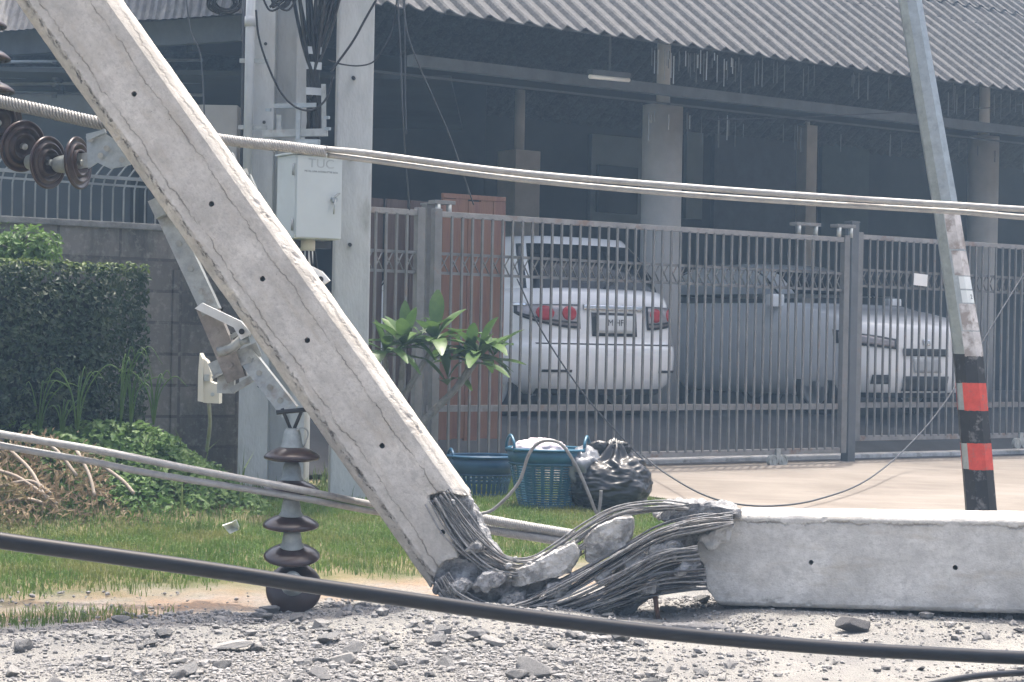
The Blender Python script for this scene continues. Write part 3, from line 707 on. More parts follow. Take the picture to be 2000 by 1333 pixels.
def outline_end(y, outline):
    # x of the broken (low-x) end at height y
    pts = sorted([(p[1], p[0]) for p in outline[2:]])
    if y <= pts[0][0]: return pts[0][1]
    for (y0, x0), (y1, x1) in zip(pts, pts[1:]):
        if y <= y1: return x0 + (x1 - x0) * (y - y0) / max(1e-6, y1 - y0)
    return pts[-1][1]
# upper, leaning length
p0, p1 = U(878, 1060, PY), U(-366, -700, PY)
Mu = local_frame(p0, p1); Mi = Mu.inverted(); Lu = (p1 - p0).length; hw = .194
jag = [(915, 975), (893, 968), (868, 962), (836, 968), (842, 985), (858, 1000), (872, 1030), (888, 1062), (897, 1088), (870, 1095), (852, 1118), (846, 1150)]
jl = [(q.x, q.y) for q in poly_px_local(Mi, jag, PY)]
jl[0] = (jl[0][0], -hw if jl[0][1] < 0 else hw); jl[-1] = (jl[-1][0], -jl[0][1])
s0 = jl[0][1]
out = [(Lu, -s0), (Lu, s0)] + jl
holes = [(q.x, q.y) for q in poly_px_local(Mi, [(262, 184), (413, 399), (513, 545), (600, 665), (746, 871), (864, 1040)], PY)]
pole_piece("upper_shaft", Mu, out, .34, holes, M_pole_up, hw=hw, seed=2.0)
# lower, lying length
p0, p1 = U(1390, 1093, 9.12), U(2560, 1118, 8.40)
Ml = local_frame(p0, p1, (0, -1, 0.0)); Mi = Ml.inverted(); Ll = (p1 - p0).length; hw2 = .212
jag = [(1430, 1005), (1424, 1022), (1404, 1040), (1368, 1052), (1358, 1066), (1362, 1090), (1374, 1105), (1372, 1130), (1384, 1155), (1392, 1168), (1402, 1178)]
jl = []
for px, py in jag:
    # intersect pixel ray with the face plane
    a = U(px, py, 1.0) - V((0, 0, CZ)); n_ = Ml.col[2].to_3d(); t = (V(p0) - V((0, 0, CZ))).dot(n_) / a.dot(n_)
    q = Mi @ (V((0, 0, CZ)) + a * t); jl.append((q.x, q.y))
sg = 1 if jl[0][1] > 0 else -1
jl[0] = (jl[0][0], sg * hw2); jl[-1] = (jl[-1][0], -sg * hw2)
out = [(Ll, -sg * hw2), (Ll, sg * hw2)] + jl
holes = []
for px, py in [(1584, 1099), (1866, 1109), (2140, 1119)]:
    a = U(px, py, 1.0) - V((0, 0, CZ)); n_ = Ml.col[2].to_3d(); t = (V(p0) - V((0, 0, CZ))).dot(n_) / a.dot(n_); q = Mi @ (V((0, 0, CZ)) + a * t); holes.append((q.x, q.y))
pole_piece("lower_shaft", Ml, out, .36, holes, M_pole_low, hw=hw2, chip=.035, cham=.016, seed=9.0, hole_r=.012)
# crushed hinge
M_slab = mat("spalled_cover_concrete", (.48, .47, .45), .95, var=.3, vs=14, bump=1.0, bs=70, c2=(.22, .22, .215), c2s=9, c2t=(.48, .6))
def ck(nm, pix, Y, th, m, **k): return chunk(nm, pix, Y, th, m, bp, **k)
ck("crushed_core", [(845, 1105), (872, 1082), (905, 1092), (945, 1108), (1005, 1128), (1060, 1120), (1110, 1100), (1085, 1140), (1040, 1170), (985, 1186), (930, 1190), (880, 1178), (850, 1155)], 9.06, .30, M_crush, amp=.030, scale=13, seed=1)
ck("spalled_flank", [(838, 968), (868, 958), (910, 968), (930, 1002), (952, 1052), (985, 1100), (1000, 1132), (950, 1128), (900, 1100), (876, 1040), (852, 998)], 9.09, .27, M_crush, amp=.022, scale=15, seed=4)
ck("concrete_fragment", [(1000, 1122), (1060, 1090), (1122, 1060), (1138, 1086), (1142, 1108), (1085, 1130), (1030, 1152), (1000, 1152)], 8.95, .20, M_slab, amp=.008, scale=38, seed=7, voxel=.008, cuts=6)
ck("concrete_fragment", [(1135, 1062), (1165, 1032), (1205, 1012), (1236, 1012), (1246, 1032), (1240, 1054), (1200, 1084), (1158, 1106), (1146, 1098)], 8.96, .20, M_slab, amp=.008, scale=38, seed=11, voxel=.008, cuts=6)
ck("crushed_core", [(1200, 1098), (1270, 1062), (1330, 1040), (1372, 1050), (1372, 1090), (1382, 1140), (1330, 1148), (1270, 1150), (1215, 1160), (1180, 1150)], 9.16, .22, M_crush, amp=.028, scale=12, seed=15)
ck("torn_sleeve", [(1192, 1180), (1235, 1150), (1300, 1132), (1290, 1160), (1250, 1182), (1225, 1208), (1200, 1210)], 9.05, .12, mat("dark_crush", (.10, .105, .11), .9, var=.4, vs=20, bump=.8), amp=.02, scale=12, seed=18)
ck("broken_lip", [(1286, 1014), (1300, 990), (1345, 982), (1400, 988), (1448, 994), (1446, 1012), (1400, 1016), (1350, 1020), (1310, 1022)], 9.06, .26, M_crush, amp=.020, scale=18, seed=21)
ck("crushed_foot", [(868, 1180), (920, 1186), (975, 1196), (990, 1215), (950, 1238), (900, 1236), (872, 1210)], 9.08, .26, M_crush, amp=.022, scale=15, seed=31)
rc = random.Random(41)
for k in range(26):
    t_ = rc.random(); L_ = rc.choice(([(880, 985), (940, 1070), (1040, 1100), (1150, 1035), (1260, 992)], [(880, 1150), (1000, 1180), (1120, 1130), (1250, 1060), (1380, 1020)], [(930, 1120), (1000, 1135), (1100, 1150), (1250, 1110), (1360, 1090)], [(1200, 1120), (1260, 1090), (1320, 1080), (1370, 1060)]))
    c_ = spline([V((x, y, 0)) for x, y in L_], 8); q = c_[int(t_ * (len(c_) - 1))]; cx, cy = q.x + rc.uniform(-12, 12), q.y + rc.uniform(-12, 12); s_ = rc.uniform(6, 15)
    ck("concrete_crumb", [(cx + s_ * rc.uniform(.6, 1.2) * math.cos(a), cy + s_ * rc.uniform(.5, .9) * math.sin(a)) for a in [i * 1.047 for i in range(6)]], 9.0 - rc.uniform(-.02, .06), .05, M_crush, voxel=.007, amp=.006, scale=30, seed=50 + k, cuts=4)
ck("broken_lip", [(1362, 1052), (1400, 1036), (1430, 1012), (1436, 1030), (1420, 1060), (1385, 1075)], 9.075, .16, M_conc, amp=.014, scale=20, seed=24)
# torn steel strands
rq = random.Random(23)
for k, (cx, cy, s_) in enumerate([(1292, 1078, 40), (1236, 1098, 30), (1338, 1112, 28), (1092, 1150, 30), (1008, 1172, 32), (952, 1140, 34), (928, 1072, 20), (1180, 1128, 24), (1345, 1030, 24), (1270, 1150, 26), (900, 1150, 26), (1140, 1185, 24)]):
    ck("crushed_lump", [(cx + s_ * rq.uniform(.55, 1.25) * math.cos(a), cy + s_ * rq.uniform(.35, .75) * math.sin(a) - .25 * s_ * math.cos(a)) for a in [i * .785 for i in range(8)]], 8.95 + rq.uniform(-.02, .04), .14, M_crush, voxel=.008, amp=.014, scale=28, seed=90 + k, cuts=3)
rs = random.Random(12)
def strands(ctrl, n, spread, Y, dY, r=.0038, wob=5.0, spread_end=None, spread_mid=None):
    k = len(ctrl)
    for i in range(n):
        f = (i + .5) / n - .5; f += rs.uniform(-.25, .25) / n; y0 = Y + rs.uniform(-dY, dY) + f * dY * .6
        pts = []
        for j, (px, py) in enumerate(ctrl):
            q0, q1 = ctrl[max(0, j - 1)], ctrl[min(k - 1, j + 1)]; tx, ty = q1[0] - q0[0], q1[1] - q0[1]; l = math.hypot(tx, ty) or 1
            nx_, ny_ = -ty / l, tx / l; e = j / (k - 1); sp_ = spread + ((spread_end if spread_end is not None else spread) - spread) * e
            if spread_mid is not None: sp_ += (spread_mid - (spread + (spread_end if spread_end is not None else spread)) / 2) * math.sin(math.pi * e)
            o_ = f * sp_ + rs.uniform(-wob, wob)
            pts.append(U(px + nx_ * o_, py + ny_ * o_, y0 + rs.uniform(-.012, .012)))
        MB().tube(spline(pts, 7), r * rs.uniform(.8, 1.35), 6).build("steel_strand", rs.choice((M_steel_wire, M_steel_wire, M_strand_dusty, M_strand_dark)), bp)
strands([(862, 965), (900, 1018), (938, 1064), (985, 1098), (1040, 1100), (1092, 1074), (1150, 1032), (1210, 1002), (1290, 990), (1345, 992)], 14, 38, 9.04, .05, spread_end=14)
strands([(842, 978), (880, 1038), (925, 1090), (975, 1120), (1040, 1120), (1105, 1094), (1142, 1068), (1205, 1030)], 11, 28, 9.03, .04, spread_end=10)
strands([(862, 1128), (888, 1164), (950, 1194), (1020, 1188), (1100, 1150), (1200, 1092), (1290, 1044), (1370, 1022), (1432, 1016)], 26, 28, 9.0, .07, spread_end=24, spread_mid=36)
strands([(866, 1150), (905, 1188), (1000, 1207), (1100, 1192), (1200, 1148), (1290, 1100), (1366, 1085)], 21, 30, 9.02, .09, spread_mid=48, spread_end=40)
strands([(1010, 1206), (1100, 1200), (1200, 1170), (1290, 1140), (1380, 1132)], 21, 26, 9.04, .09, spread_mid=40, spread_end=44)

def single(name, mb, m, label, cat, group=None):
    o = mb.build(name, m); tag(o, label, cat, group); return o
def wire(pix, Y, r, m, label, cat="wire", name="loose_wire", n=8, seg=6, Yend=None, group=None):
    k = len(pix); pts = [U(px, py, Y if Yend is None else Y + (Yend - Y) * i / (k - 1)) for i, (px, py) in enumerate(pix)]
    return single(name, MB().tube(spline(pts, n), r, seg), m, label, cat, group)
wire([(918, 1003), (942, 1003), (968, 992), (1012, 945), (1032, 890), (1050, 867), (1074, 861), (1100, 872), (1128, 915), (1150, 965), (1166, 1004), (1172, 985), (1174, 958)], 9.22, .0085, M_greywire, "grey wire looping up in a tall arch in front of the blue baskets")
pg_ = thing("steel_peg", U(1284, 1214, 9.0), "short rusty steel peg standing under the broken pole's torn strands", "peg")
MB().tube([U(1279, 1160, 9.0), U(1283, 1195, 9.0), U(1287, 1212, 9.0)], .011, 8).build("shank", M_rust, pg_)
MB().bar(U(1270, 1213, 9.0), U(1300, 1214, 9.0), .05, .02).build("foot", M_rust, pg_)

# ================================================================== CABLES
def guy(pts_px, Y0, Y1, r, label, cat="cable"):
    k0, k1 = pts_px[0][0], pts_px[-1][0]
    pts = [U(q[0], q[1], q[2] if len(q) > 2 else Y0 + (Y1 - Y0) * (q[0] - k0) / (k1 - k0)) for q in pts_px]
    return single("guy_strand", MB().tube(spline(pts, 10), r, 10), M_guy, label, cat)
guy([(-1500, -90), (-700, 50), (-120, 172), (0, 197), (190, 236), (420, 268), (640, 292), (720, 300), (1000, 336), (1300, 362), (1600, 384), (1870, 401), (2120, 414), (2800, 430), (3600, 420)], 9.72, 9.72, .0155, "upper strand of the paired pale guy cables crossing the whole photo before the carport")
guy([(640, 303), (720, 313), (1000, 349), (1300, 377), (1600, 398), (1870, 414), (2120, 431), (2800, 448), (3600, 438)], 9.74, 9.76, .0145, "lower strand of the paired pale guy cables crossing in front of the carport")
guy([(-1500, 640, 6.6), (-700, 735, 7.5), (-120, 822, 8.3), (0, 848, 8.4), (180, 878, 8.56), (365, 915, 8.72), (570, 954, 8.88), (640, 968, 9.1), (725, 985, 9.50), (840, 1002, 9.62)], 8.45, 9.62, .0165, "upper of two slack grey strands passing low in front of the insulator string")
guy([(-1500, 668, 6.62), (-700, 758, 7.52), (-120, 842, 8.32), (0, 870, 8.42), (180, 902, 8.58), (300, 926, 8.68), (570, 970, 8.90), (640, 983, 9.12), (725, 999, 9.52), (840, 1018, 9.66)], 8.47, 9.66, .0150, "lower of two slack grey strands passing low in front of the insulator string")
def grip(pix, Y0, Y1, R_, label, strandsn=5, r=.0075, turns=22):
    k0, k1 = pix[0][0], pix[-1][0]; ctr = spline([U(px, py, Y0 + (Y1 - Y0) * (px - k0) / (k1 - k0)) for px, py in pix], 60)
    t = thing("guy_grip", ctr[len(ctr) // 2], label, "cable grip"); n = len(ctr)
    MB().tube(ctr, R_ * .72, 8).build("core", M_guy, t)
    for s in range(strandsn):
        pts = []
        for i, c in enumerate(ctr):
            d = (ctr[min(i + 1, n - 1)] - ctr[max(i - 1, 0)]).normalized(); u = d.cross(V((0, 0, 1))).normalized(); b = d.cross(u)
            a = 2 * math.pi * (s / strandsn + turns * i / n); pts.append(c + (u * math.cos(a) + b * math.sin(a)) * R_ * .85)
        MB().tube(pts, r, 5).build("helix_wire", M_guy, t)
grip([(-60, 184), (0, 199), (95, 219), (190, 240), (300, 256)], 9.68, 9.68, .030, "thick twisted helical grip on the upper cable left of the leaning pole", turns=12)
grip([(400, 268), (480, 279), (560, 287), (636, 297)], 9.68, 9.68, .024, "twisted helical grip on the upper cable just above the grey cabinet", turns=10)
grip([(925, 1010), (990, 1022), (1060, 1034), (1120, 1044)], 9.66, 9.60, .020, "upper twisted cable grip on the grass behind the torn strands", turns=9)
grip([(930, 1030), (990, 1041), (1050, 1050), (1105, 1060)], 9.68, 9.60, .018, "lower twisted cable grip on the grass behind the torn strands", turns=9)
pts = [(-1200, 800), (-600, 925), (-160, 1027), (0, 1056), (200, 1084), (400, 1112), (600, 1143), (800, 1172), (1000, 1201), (1200, 1226), (1400, 1247), (1600, 1264), (1800, 1276), (2150, 1290), (2700, 1296)]
k = len(pts); P_ = [U(px, py, 6.0 + 1.65 * (px + 160) / 2310 if px > -700 else 5.6) for px, py in pts]
single("power_cable", MB().tube(spline(P_, 8), .0265, 16), M_black_cable, "thick black sheathed cable sweeping across the foreground above the rubble", "cable")
P_ = [U(px, py, Y) for px, py, Y in [(1700, 1372, 7.0), (1800, 1342, 7.15), (1900, 1322, 7.3), (2000, 1314, 7.45), (2150, 1306, 7.6), (2600, 1290, 7.8)]]
single("power_cable", MB().tube(spline(P_, 8), .0125, 12), M_black_cable, "thinner black cable lying on the road at the lower right corner", "cable")
# thin wires further back
def gwire(pix, label, r=.006, dd=None):
    pts = []
    for px, py, d in pix: Y = on_d(px, d); pts.append(U(px, py, Y))
    return single("sagging_wire", MB().tube(spline(pts, 8), r, 6), M_thin_wire, label, "wire")
gwire([(1255, 890, 4.9), (1300, 925, 3.9), (1370, 965, 2.7), (1440, 985, 2.2), (1520, 988, 2.2), (1600, 975, 2.5), (1690, 940, 3.2), (1770, 875, 4.3), (1850, 780, 4.6), (1960, 600, 4.7), (2040, 470, 4.8)], "thin dark wire sagging to the driveway and rising behind the striped post", .0065)
gwire([(1010, 545, 4.9), (1060, 650, 4.9), (1140, 770, 4.85), (1210, 850, 4.8), (1262, 905, 4.7)], "thin dark wire slanting across the long gate before the white sedan", .006)
for pix, lab in [([(776, -20, 4.2), (783, 120, 4.2), (788, 250, 4.2), (800, 410, 4.6)], "thin wire hanging straight down beside the tall pole, nearest to it"),
                 ([(790, -20, 4.3), (791, 100, 4.3), (792, 200, 4.3), (794, 262, 4.3)], "short thin wire hanging down among three beside the tall pole"),
                 ([(785, -20, 4.3), (800, 80, 4.3), (850, 200, 4.4), (880, 270, 4.6), (925, 400, 5.0)], "thin wire slanting down to the right beside the tall pole")]:
    gwire(pix, lab, .0055)
gwire([(362, -20, 6.5), (372, 60, 6.5), (392, 112, 6.5), (400, 240, 6.5)], "thin dark wire hanging in front of the pale shed column", .006)
gwire([(1380, 234, 6.6), (1500, 232, 6.6), (1640, 226, 6.6), (1790, 218, 6.6), (1920, 212, 6.6), (2040, 200, 6.6)], "nearly level pale wire strung under the carport eave at right", .006)

# ================================================================== INSULATORS
SHED = [(.052, .046), (.090, .032), (.120, .012), (.1275, .003), (.127, -.006), (.120, -.010), (.112, -.004), (.100, .004), (.096, -.016), (.087, -.018), (.082, .004), (.069, .006), (.065, -.020), (.056, -.021), (.051, .006), (.030, .008), (.014, .004)]
CAPP = [(0, .132), (.024, .132), (.034, .122), (.040, .104), (.046, .062), (.054, .050), (.056, .042), (.050, .040)]
PINP = [(.013, .01), (.013, -.012), (.016, -.016), (.016, -.022), (0, -.022)]
def disc(parent, c, axis, name="disc"):
    q = V(axis).normalized().to_track_quat('Z', 'Y'); Mx = Matrix.Translation(c) @ q.to_matrix().to_4x4()
    d_ = MB().lathe(SHED, Mx, 48).build(name, M_porc, parent)
    MB().lathe(CAPP, Mx, 32).build("cap", M_cap, d_); MB().lathe(PINP, Mx, 12).build("pin", M_galv_dull, d_)
IY = 9.10
ins = thing("insulator_string", U(572, 1198, IY), "vertical string of brown porcelain disc insulators hanging below the broken pole's crossarm", "insulator")
for px, py, ax, yy in [(570, 893, (0.0, -.02, 1), 0), (569, 958, (.0, .04, 1), 0), (568, 1026, (.01, -.10, 1), -.005), (570, 1086, (.02, -.26, 1), -.02), (574, 1150, (.02, -.86, .50), -.03)]:
    disc(ins, U(px, py, IY + yy), ax)
mb = MB()
for s in (-1, 1): mb.tube([U(571, 846, IY), U(571 + s * 17, 806, IY), U(571 + s * 20, 798, IY)], .008, 8)
mb.build("clevis", M_dark, ins)
MB().tube([U(540, 806, IY), U(604, 800, IY)], .011, 8).build("bolt", M_dark, ins)
MB().tube(spline([U(572, 846, IY - .02), U(590, 836, IY - .02), U(602, 846, IY - .02), U(594, 872, IY - .02)], 6), .004, 6).build("split_pin_wire", M_galv_dull, ins)
ins2 = thing("insulator_string", U(110, 320, 9.6), "string of brown disc insulators lying sideways toward the leaning pole at upper left", "insulator")
for px, py, ax, yy in [(153, 319, (-.95, .26, -.06), 0.0), (94, 318, (-.88, .46, .04), .03), (44, 286, (-.74, .62, .22), .08), (-6, 238, (-.58, .68, .42), .14)]:
    disc(ins2, U(px, py, 9.60 + yy), tuple(k for k in ax))
mb = MB(); mb.prism([U(x, y, 9.56) for x, y in [(168, 262), (196, 255), (250, 290), (268, 318), (240, 326), (215, 330), (190, 318), (172, 330), (170, 300)]], (0, .014, 0)); mb.build("yoke_plate", M_galv, ins2)
MB().prism([U(x, y, 9.60) for x, y in [(150, 300), (200, 296), (204, 308), (176, 326), (152, 330)]], (0, .02, 0)).build("socket", M_galv_dull, ins2)
for px, py in [(196, 304), (177, 272), (238, 312), (208, 290)]:
    MB().tube([U(px, py, 9.53), U(px, py, 9.60)], .014, 10, smooth=False).build("bolt", M_galv_dull, ins2)
MB().bar(U(170, 272, 9.54), U(206, 256, 9.54), .028, .02).build("link_strap", M_galv, ins2)
ins3 = thing("insulator_string", U(-30, 50, 9.9), "brown disc insulators just entering the photo at the upper left edge", "insulator")
for py, dx in [(48, -38), (112, -30), (176, -22)]: disc(ins3, U(dx, py, 9.9), (.05, .02, 1))

# ================================================================== CROSSARM STEEL BEHIND THE POLE
ca = thing("crossarm", U(470, 740, 9.55), "bent galvanised steel crossarm and straps hanging behind the leaning broken pole", "crossarm")
def chan(p, q, w_, h_, nm, m, t=.008):
    p, q = V(p), V(q); d = (q - p).normalized(); s = d.cross(V((0, 1, 0))).normalized(); y = V((0, 1, 0))
    mb = MB(); L = (q - p).length
    mb.box((p + q) / 2, (w_, t, L), Matrix((s, y, d)).transposed())
    for k in (-1, 1): mb.box((p + q) / 2 + s * (w_ / 2 - t / 2) * k + y * (h_ / 2 + t / 2), (t, h_, L), Matrix((s, y, d)).transposed())
    for f in (.12, .34, .58, .8):
        c = p + d * L * f; mb.tube([c - y * .004, c - y * .012], .015, 10, smooth=False)
    return mb.build(nm, m, ca)
chan(U(318, 408, 9.50), U(412, 610, 9.42), .088, .075, "arm", M_galv_dull)
chan(U(402, 600, 9.43), U(462, 742, 9.48), .095, .075, "arm", mat("stained_steel", (.30, .28, .26), .7, .4, var=.35, vs=9, bump=.3))
chan(U(476, 690, 9.50), U(566, 806, 9.32), .085, .075, "arm", M_galv_dull)
def flat(pix, Y, th, nm, m): return MB().prism([U(x, y, Y) for x, y in pix], (0, th, 0)).build(nm, m, ca)
flat([(380, 603), (394, 592), (470, 628), (492, 652), (470, 664), (456, 640)], 9.36, .05, "strap", M_white_steel)
MB().tube([U(472, 648, 9.35), U(472, 648, 9.33)], .014, 12, smooth=False).build("bolt", M_dark, ca)
MB().tube([U(468, 668, 9.40), U(488, 664, 9.40)], .018, 10).build("bolt", M_galv, ca)
MB().tube(spline([U(425, 688, 9.46), U(448, 682, 9.46), U(468, 668, 9.46), U(484, 650, 9.46)], 6), .024, 12).build("tube_brace", M_galv_dull, ca)
MB().bar(U(420, 676, 9.5), U(470, 648, 9.5), .035, .02).build("strap", M_galv_dull, ca)
MB().bar(U(412, 724, 9.50), U(506, 682, 9.50), .012, .07, (0, 0, 1)).bar(U(416, 738, 9.5), U(500, 700, 9.5), .06, .012).build("strap", M_galv_dull, ca)
MB().bar(U(452, 764, 9.52), U(516, 726, 9.52), .05, .03).build("strap", M_galv_dull, ca)
MB().box(U(442, 748, 9.56), (.08, .06, .10)).build("clamp", M_galv_dull, ca)
MB().bar(U(300, 412, 9.45), U(330, 398, 9.45), .10, .09).build("end_plate", M_galv_dull, ca)
for a_, b_ in [((420, 640), (434, 600)), ((440, 690), (452, 650))]:
    MB().bar(U(*a_, 9.58), U(*b_, 9.58), .02, .02).build("strut", M_dark, ca)
cl = thing("pole_clamp", U(612, 540, 9.35), "bright steel clamp lug sticking out from the leaning pole's right edge below the cabinet", "clamp")
MB().prism([U(x, y, 9.30) for x, y in [(585, 512), (600, 516), (628, 530), (644, 548), (632, 556), (628, 576), (612, 560)]], (0, .05, 0)).build("lug", M_white_steel, cl)
MB().tube([U(626, 546, 9.29), U(626, 546, 9.27)], .014, 12, smooth=False).build("bolt", M_dark, cl)
cl = thing("pole_clamp", U(470, 345, 9.35), "dull folded steel clamp showing past the leaning pole's upper right edge beside the cabinet", "clamp")
MB().prism([U(x, y, 9.30) for x, y in [(425, 285), (440, 300), (452, 296), (468, 330), (488, 340), (500, 368), (492, 384), (440, 320)]], (0, .06, 0)).build("lug", M_galv_dull, cl)
MB().bar(U(452, 342, 9.29), U(484, 336, 9.29), .035, .03).build("strap", M_galv_dull, cl)

# ================================================================== STANDING POLES, CABINET
PD = 14.0
poleA = thing("utility_pole", (U(520, 960, 14.2).x, 14.2, .1), "old grooved concrete utility pole standing behind the snapped pole, left of its twin", "utility pole")
def vbox(px0, px1, pyref, Y, th, z0, z1, rotm=None):
    a, b = U(px0, pyref, Y), U(px1, pyref, Y); lean = 0.0
    return MB().box(((a.x + b.x) / 2, Y + th / 2, (z0 + z1) / 2), (b.x - a.x, th, z1 - z0), rotm, .012)
mb = MB()
def xz(px, py, Y): return U(px, py, Y).x
xa = xz(468, 700, PD); xb = xa + .205; xc = xa + .46; zt = 6.2
mb.prism([(xa, PD, .05), (xb, PD, .05), (xb, PD + .14, .05), (xc - .10, PD + .14, .05), (xc - .10, PD, .05), (xc, PD, .05), (xc, PD + .42, .05), (xc - .10, PD + .42, .05), (xc - .1, PD + .28, .05), (xb, PD + .28, .05), (xb, PD + .42, .05), (xa, PD + .42, .05)], (0, 0, zt))
mb.build("shaft", M_conc_post, poleA)
for z in (.9, 1.35, 2.75, 3.3): MB().tube([(xa + .14, PD - .003, z), (xa + .14, PD + .05, z)], .012, 10, smooth=False).build("bolt_hole", M_dark, poleA)
poleB = thing("utility_pole", (U(685, 640, 13.9).x, 13.9, .1), "tall pale concrete utility pole standing right of the grey cabinet", "utility pole")
x0, x1 = xz(649, 400, 13.9), xz(719, 400, 13.9)
mb = MB(); mb.box(((x0 + x1) / 2, 14.06, 3.2), (x1 - x0, .30, 6.3), Matrix.Rotation(R(8), 3, 'Z'), .014); mb.build("shaft", M_conc_post, poleB)
for px, py in [(690, 152), (684, 310), (683, 478)]:
    q = U(px, py, 13.86); MB().tube([q, q + V((0, .05, 0))], .013, 10, smooth=False).build("bolt_hole", M_dark, poleB)
# conduit, cable bundle
def vpipe(px, py0, py1, Y, r, m, label, nm, cat):
    a, b = U(px, py0, Y), U(px, py1, Y); b.x = a.x
    return single(nm, MB().tube([a, b], r, 14), m, label, cat)
t = thing("conduit", U(484, 270, 13.85), "pale vertical conduit pipe strapped to the left side of the grooved pole", "pipe")
q = U(484, 300, 13.88); MB().tube([(q.x, q.y, 1.9), (q.x, q.y, 4.4)], .033, 16).build("pipe", M_pvc, t); MB().tube([(q.x, q.y, 3.40), (q.x, q.y, 3.47)], .040, 16).build("coupler", M_pvc, t)
q2 = U(472, 300, 13.9); MB().tube([(q2.x, q2.y, 1.9), (q2.x, q2.y, 4.4)], .012, 8).build("earth_wire", M_thin_wire, t)
for py in (120, 250): z = U(490, py, 13.9).z; MB().box((q.x + .03, q.y, z), (.20, .012, .03)).build("strap", M_galv_dull, t)
rb = random.Random(5)
cb = thing("cable_bundle", U(620, 250, 13.75), "bundle of black cables running down and fanning out between the two standing poles", "cables")
for i in range(13):
    tx = 560 + i * 11 + rb.uniform(-8, 8); x_ = 612 + rb.uniform(-9, 9); yk = rb.uniform(60, 170)
    pts = [U(tx, -60, 13.7 + rb.uniform(-.1, .1)), U((tx * .45 + x_ * .55), yk - 60, 13.72), U(x_ + rb.uniform(-4, 4), yk + 20, 13.74), U(x_ + rb.uniform(-5, 5), 200, 13.76), U(x_ - 3 + rb.uniform(-4, 4), 292, 13.8)]
    MB().tube(spline(pts, 6), rb.uniform(.010, .017), 7).build("cable", M_black_cable, cb)
for py in (98, 128, 178): MB().bar(U(598, py, 13.73), U(628, py + 2, 13.73), .02, .05).build("cable_tie", M_pvc, cb)
def pw(pix, label, r=.008, Y=13.6): wire(pix, Y, r, M_black_cable, label, "cable", "drop_cable")
pw([(500, 20), (505, 70), (520, 120), (545, 175), (572, 206), (605, 216), (636, 195), (650, 150)], "black drop cable looping in a deep sag across the grooved pole")
pw([(735, 0), (715, 35), (690, 80), (660, 122), (646, 140)], "black drop cable slanting across the tall pale pole", .009)
pw([(640, 118), (668, 126), (700, 129), (728, 122), (745, 100), (765, 60), (778, -20)], "thin black cable sagging around the tall pale pole", .006)
tg = thing("cable_coil", U(450, 12, 13.5), "tangle of black cable slack at the top edge between shed and poles", "cables")
for i in range(9):
    c = (440 + rb.uniform(-8, 8), 4 + rb.uniform(-5, 5)); MB().tube(spline([U(c[0] + (22 + i) * math.cos(a * .9 + i), c[1] + (16 + i * .6) * math.sin(a * .9 + i), 13.5 + .01 * i) for a in range(8)], 5), .007, 6).build("cable", M_black_cable, tg)
for i in range(7):
    MB().tube(spline([U(510 + i * 9, -30, 13.6), U(520 + i * 7 + rb.uniform(-6, 6), 6, 13.6), U(540 + rb.uniform(-25, 25), 14 + rb.uniform(-8, 6), 13.6), U(590 + rb.uniform(-10, 10), -30, 13.6)], 6), .008, 6).build("cable", M_black_cable, tg)
# brackets above the cabinet
bk = thing("pole_bracket", U(580, 250, 13.7), "galvanised bracket irons bolted across the standing poles above the grey cabinet", "bracket")
MB().bar(U(515, 262, 13.68), U(640, 259, 13.68), .05, .05).build("crossbar", M_galv_dull, bk)
MB().bar(U(536, 208, 13.70), U(618, 206, 13.70), .04, .03).build("crossbar", M_galv, bk)
MB().bar(U(584, 210, 13.66), U(582, 285, 13.66), .05, .03).build("upright", M_galv, bk)
MB().box(U(602, 280, 13.62), (.16, .05, .05)).build("foot_plate", M_galv, bk)
MB().bar(U(632, 165, 13.72), U(633, 262, 13.72), .035, .03).build("upright", M_galv_dull, bk)
for px, py in [(634, 230), (636, 252), (520, 215), (615, 278)]: MB().bar(U(px, py, 13.62), U(px + 9, py, 13.60), .02, .02).build("bolt", M_galv, bk)
MB().bar(U(545, 225, 13.72), U(545, 262, 13.72), .03, .03).build("upright", M_galv_dull, bk)
# cabinet, turned toward the road
cab = thing("electrical_cabinet", U(610, 470, 13.5), "pale grey steel electrical cabinet with keyed lock mounted between the standing poles", "cabinet")
zt, zb = U(600, 306, 13.5).z, U(600, 468, 13.5).z; hh = zt - zb
crot = Matrix.Rotation(R(33), 3, 'Z'); fx = crot @ V((1, 0, 0)); fy = crot @ V((0, 1, 0))
corner = U(576, 400, 13.34); corner.z = (zt + zb) / 2      # front-left vertical edge
cw, cdp = .345, .275
cc = corner + fx * cw / 2 + fy * cdp / 2
MB().box(cc, (cw, cdp, hh), crot, .006).build("body", M_cabinet, cab)
dr_ = MB().box(corner + fx * cw / 2 - fy * .010, (cw - .006, .018, hh - .012), crot, .005).build("door", mat("cabinet_door_paint", (.50, .54, .535), .45, 0, var=.05, vs=3), cab)
MB().box(cc + V((0, 0, hh / 2 + .008)) - fy * .012, (cw + .03, cdp + .05, .014), crot, .004).build("rain_hood", M_cabinet, cab)
lk = corner + fx * cw * .80 - fy * .024 + V((0, 0, -hh * .02))
MB().tube([lk + fy * .01, lk - fy * .025], .020, 16).build("lock", M_galv, dr_)
MB().bar(lk - fy * .022 + V((0, 0, .015)), lk - fy * .022 + fx * .035 + V((0, 0, .045)), .022, .008).build("key", M_galv_dull, dr_)
MB().tube([lk - fy * .03, lk - fy * .032 - fx * .012 + V((0, 0, -.10))], .006, 6).build("key_string", M_galv_dull, dr_)
for s in (.32, -.34):
    MB().tube([corner - fy * .008 - fx * .012 + fy * .02 + V((0, 0, hh * s + .04)), corner - fy * .008 - fx * .012 + fy * .02 + V((0, 0, hh * s - .04))], .008, 8).build("hinge", M_galv_dull, cab)
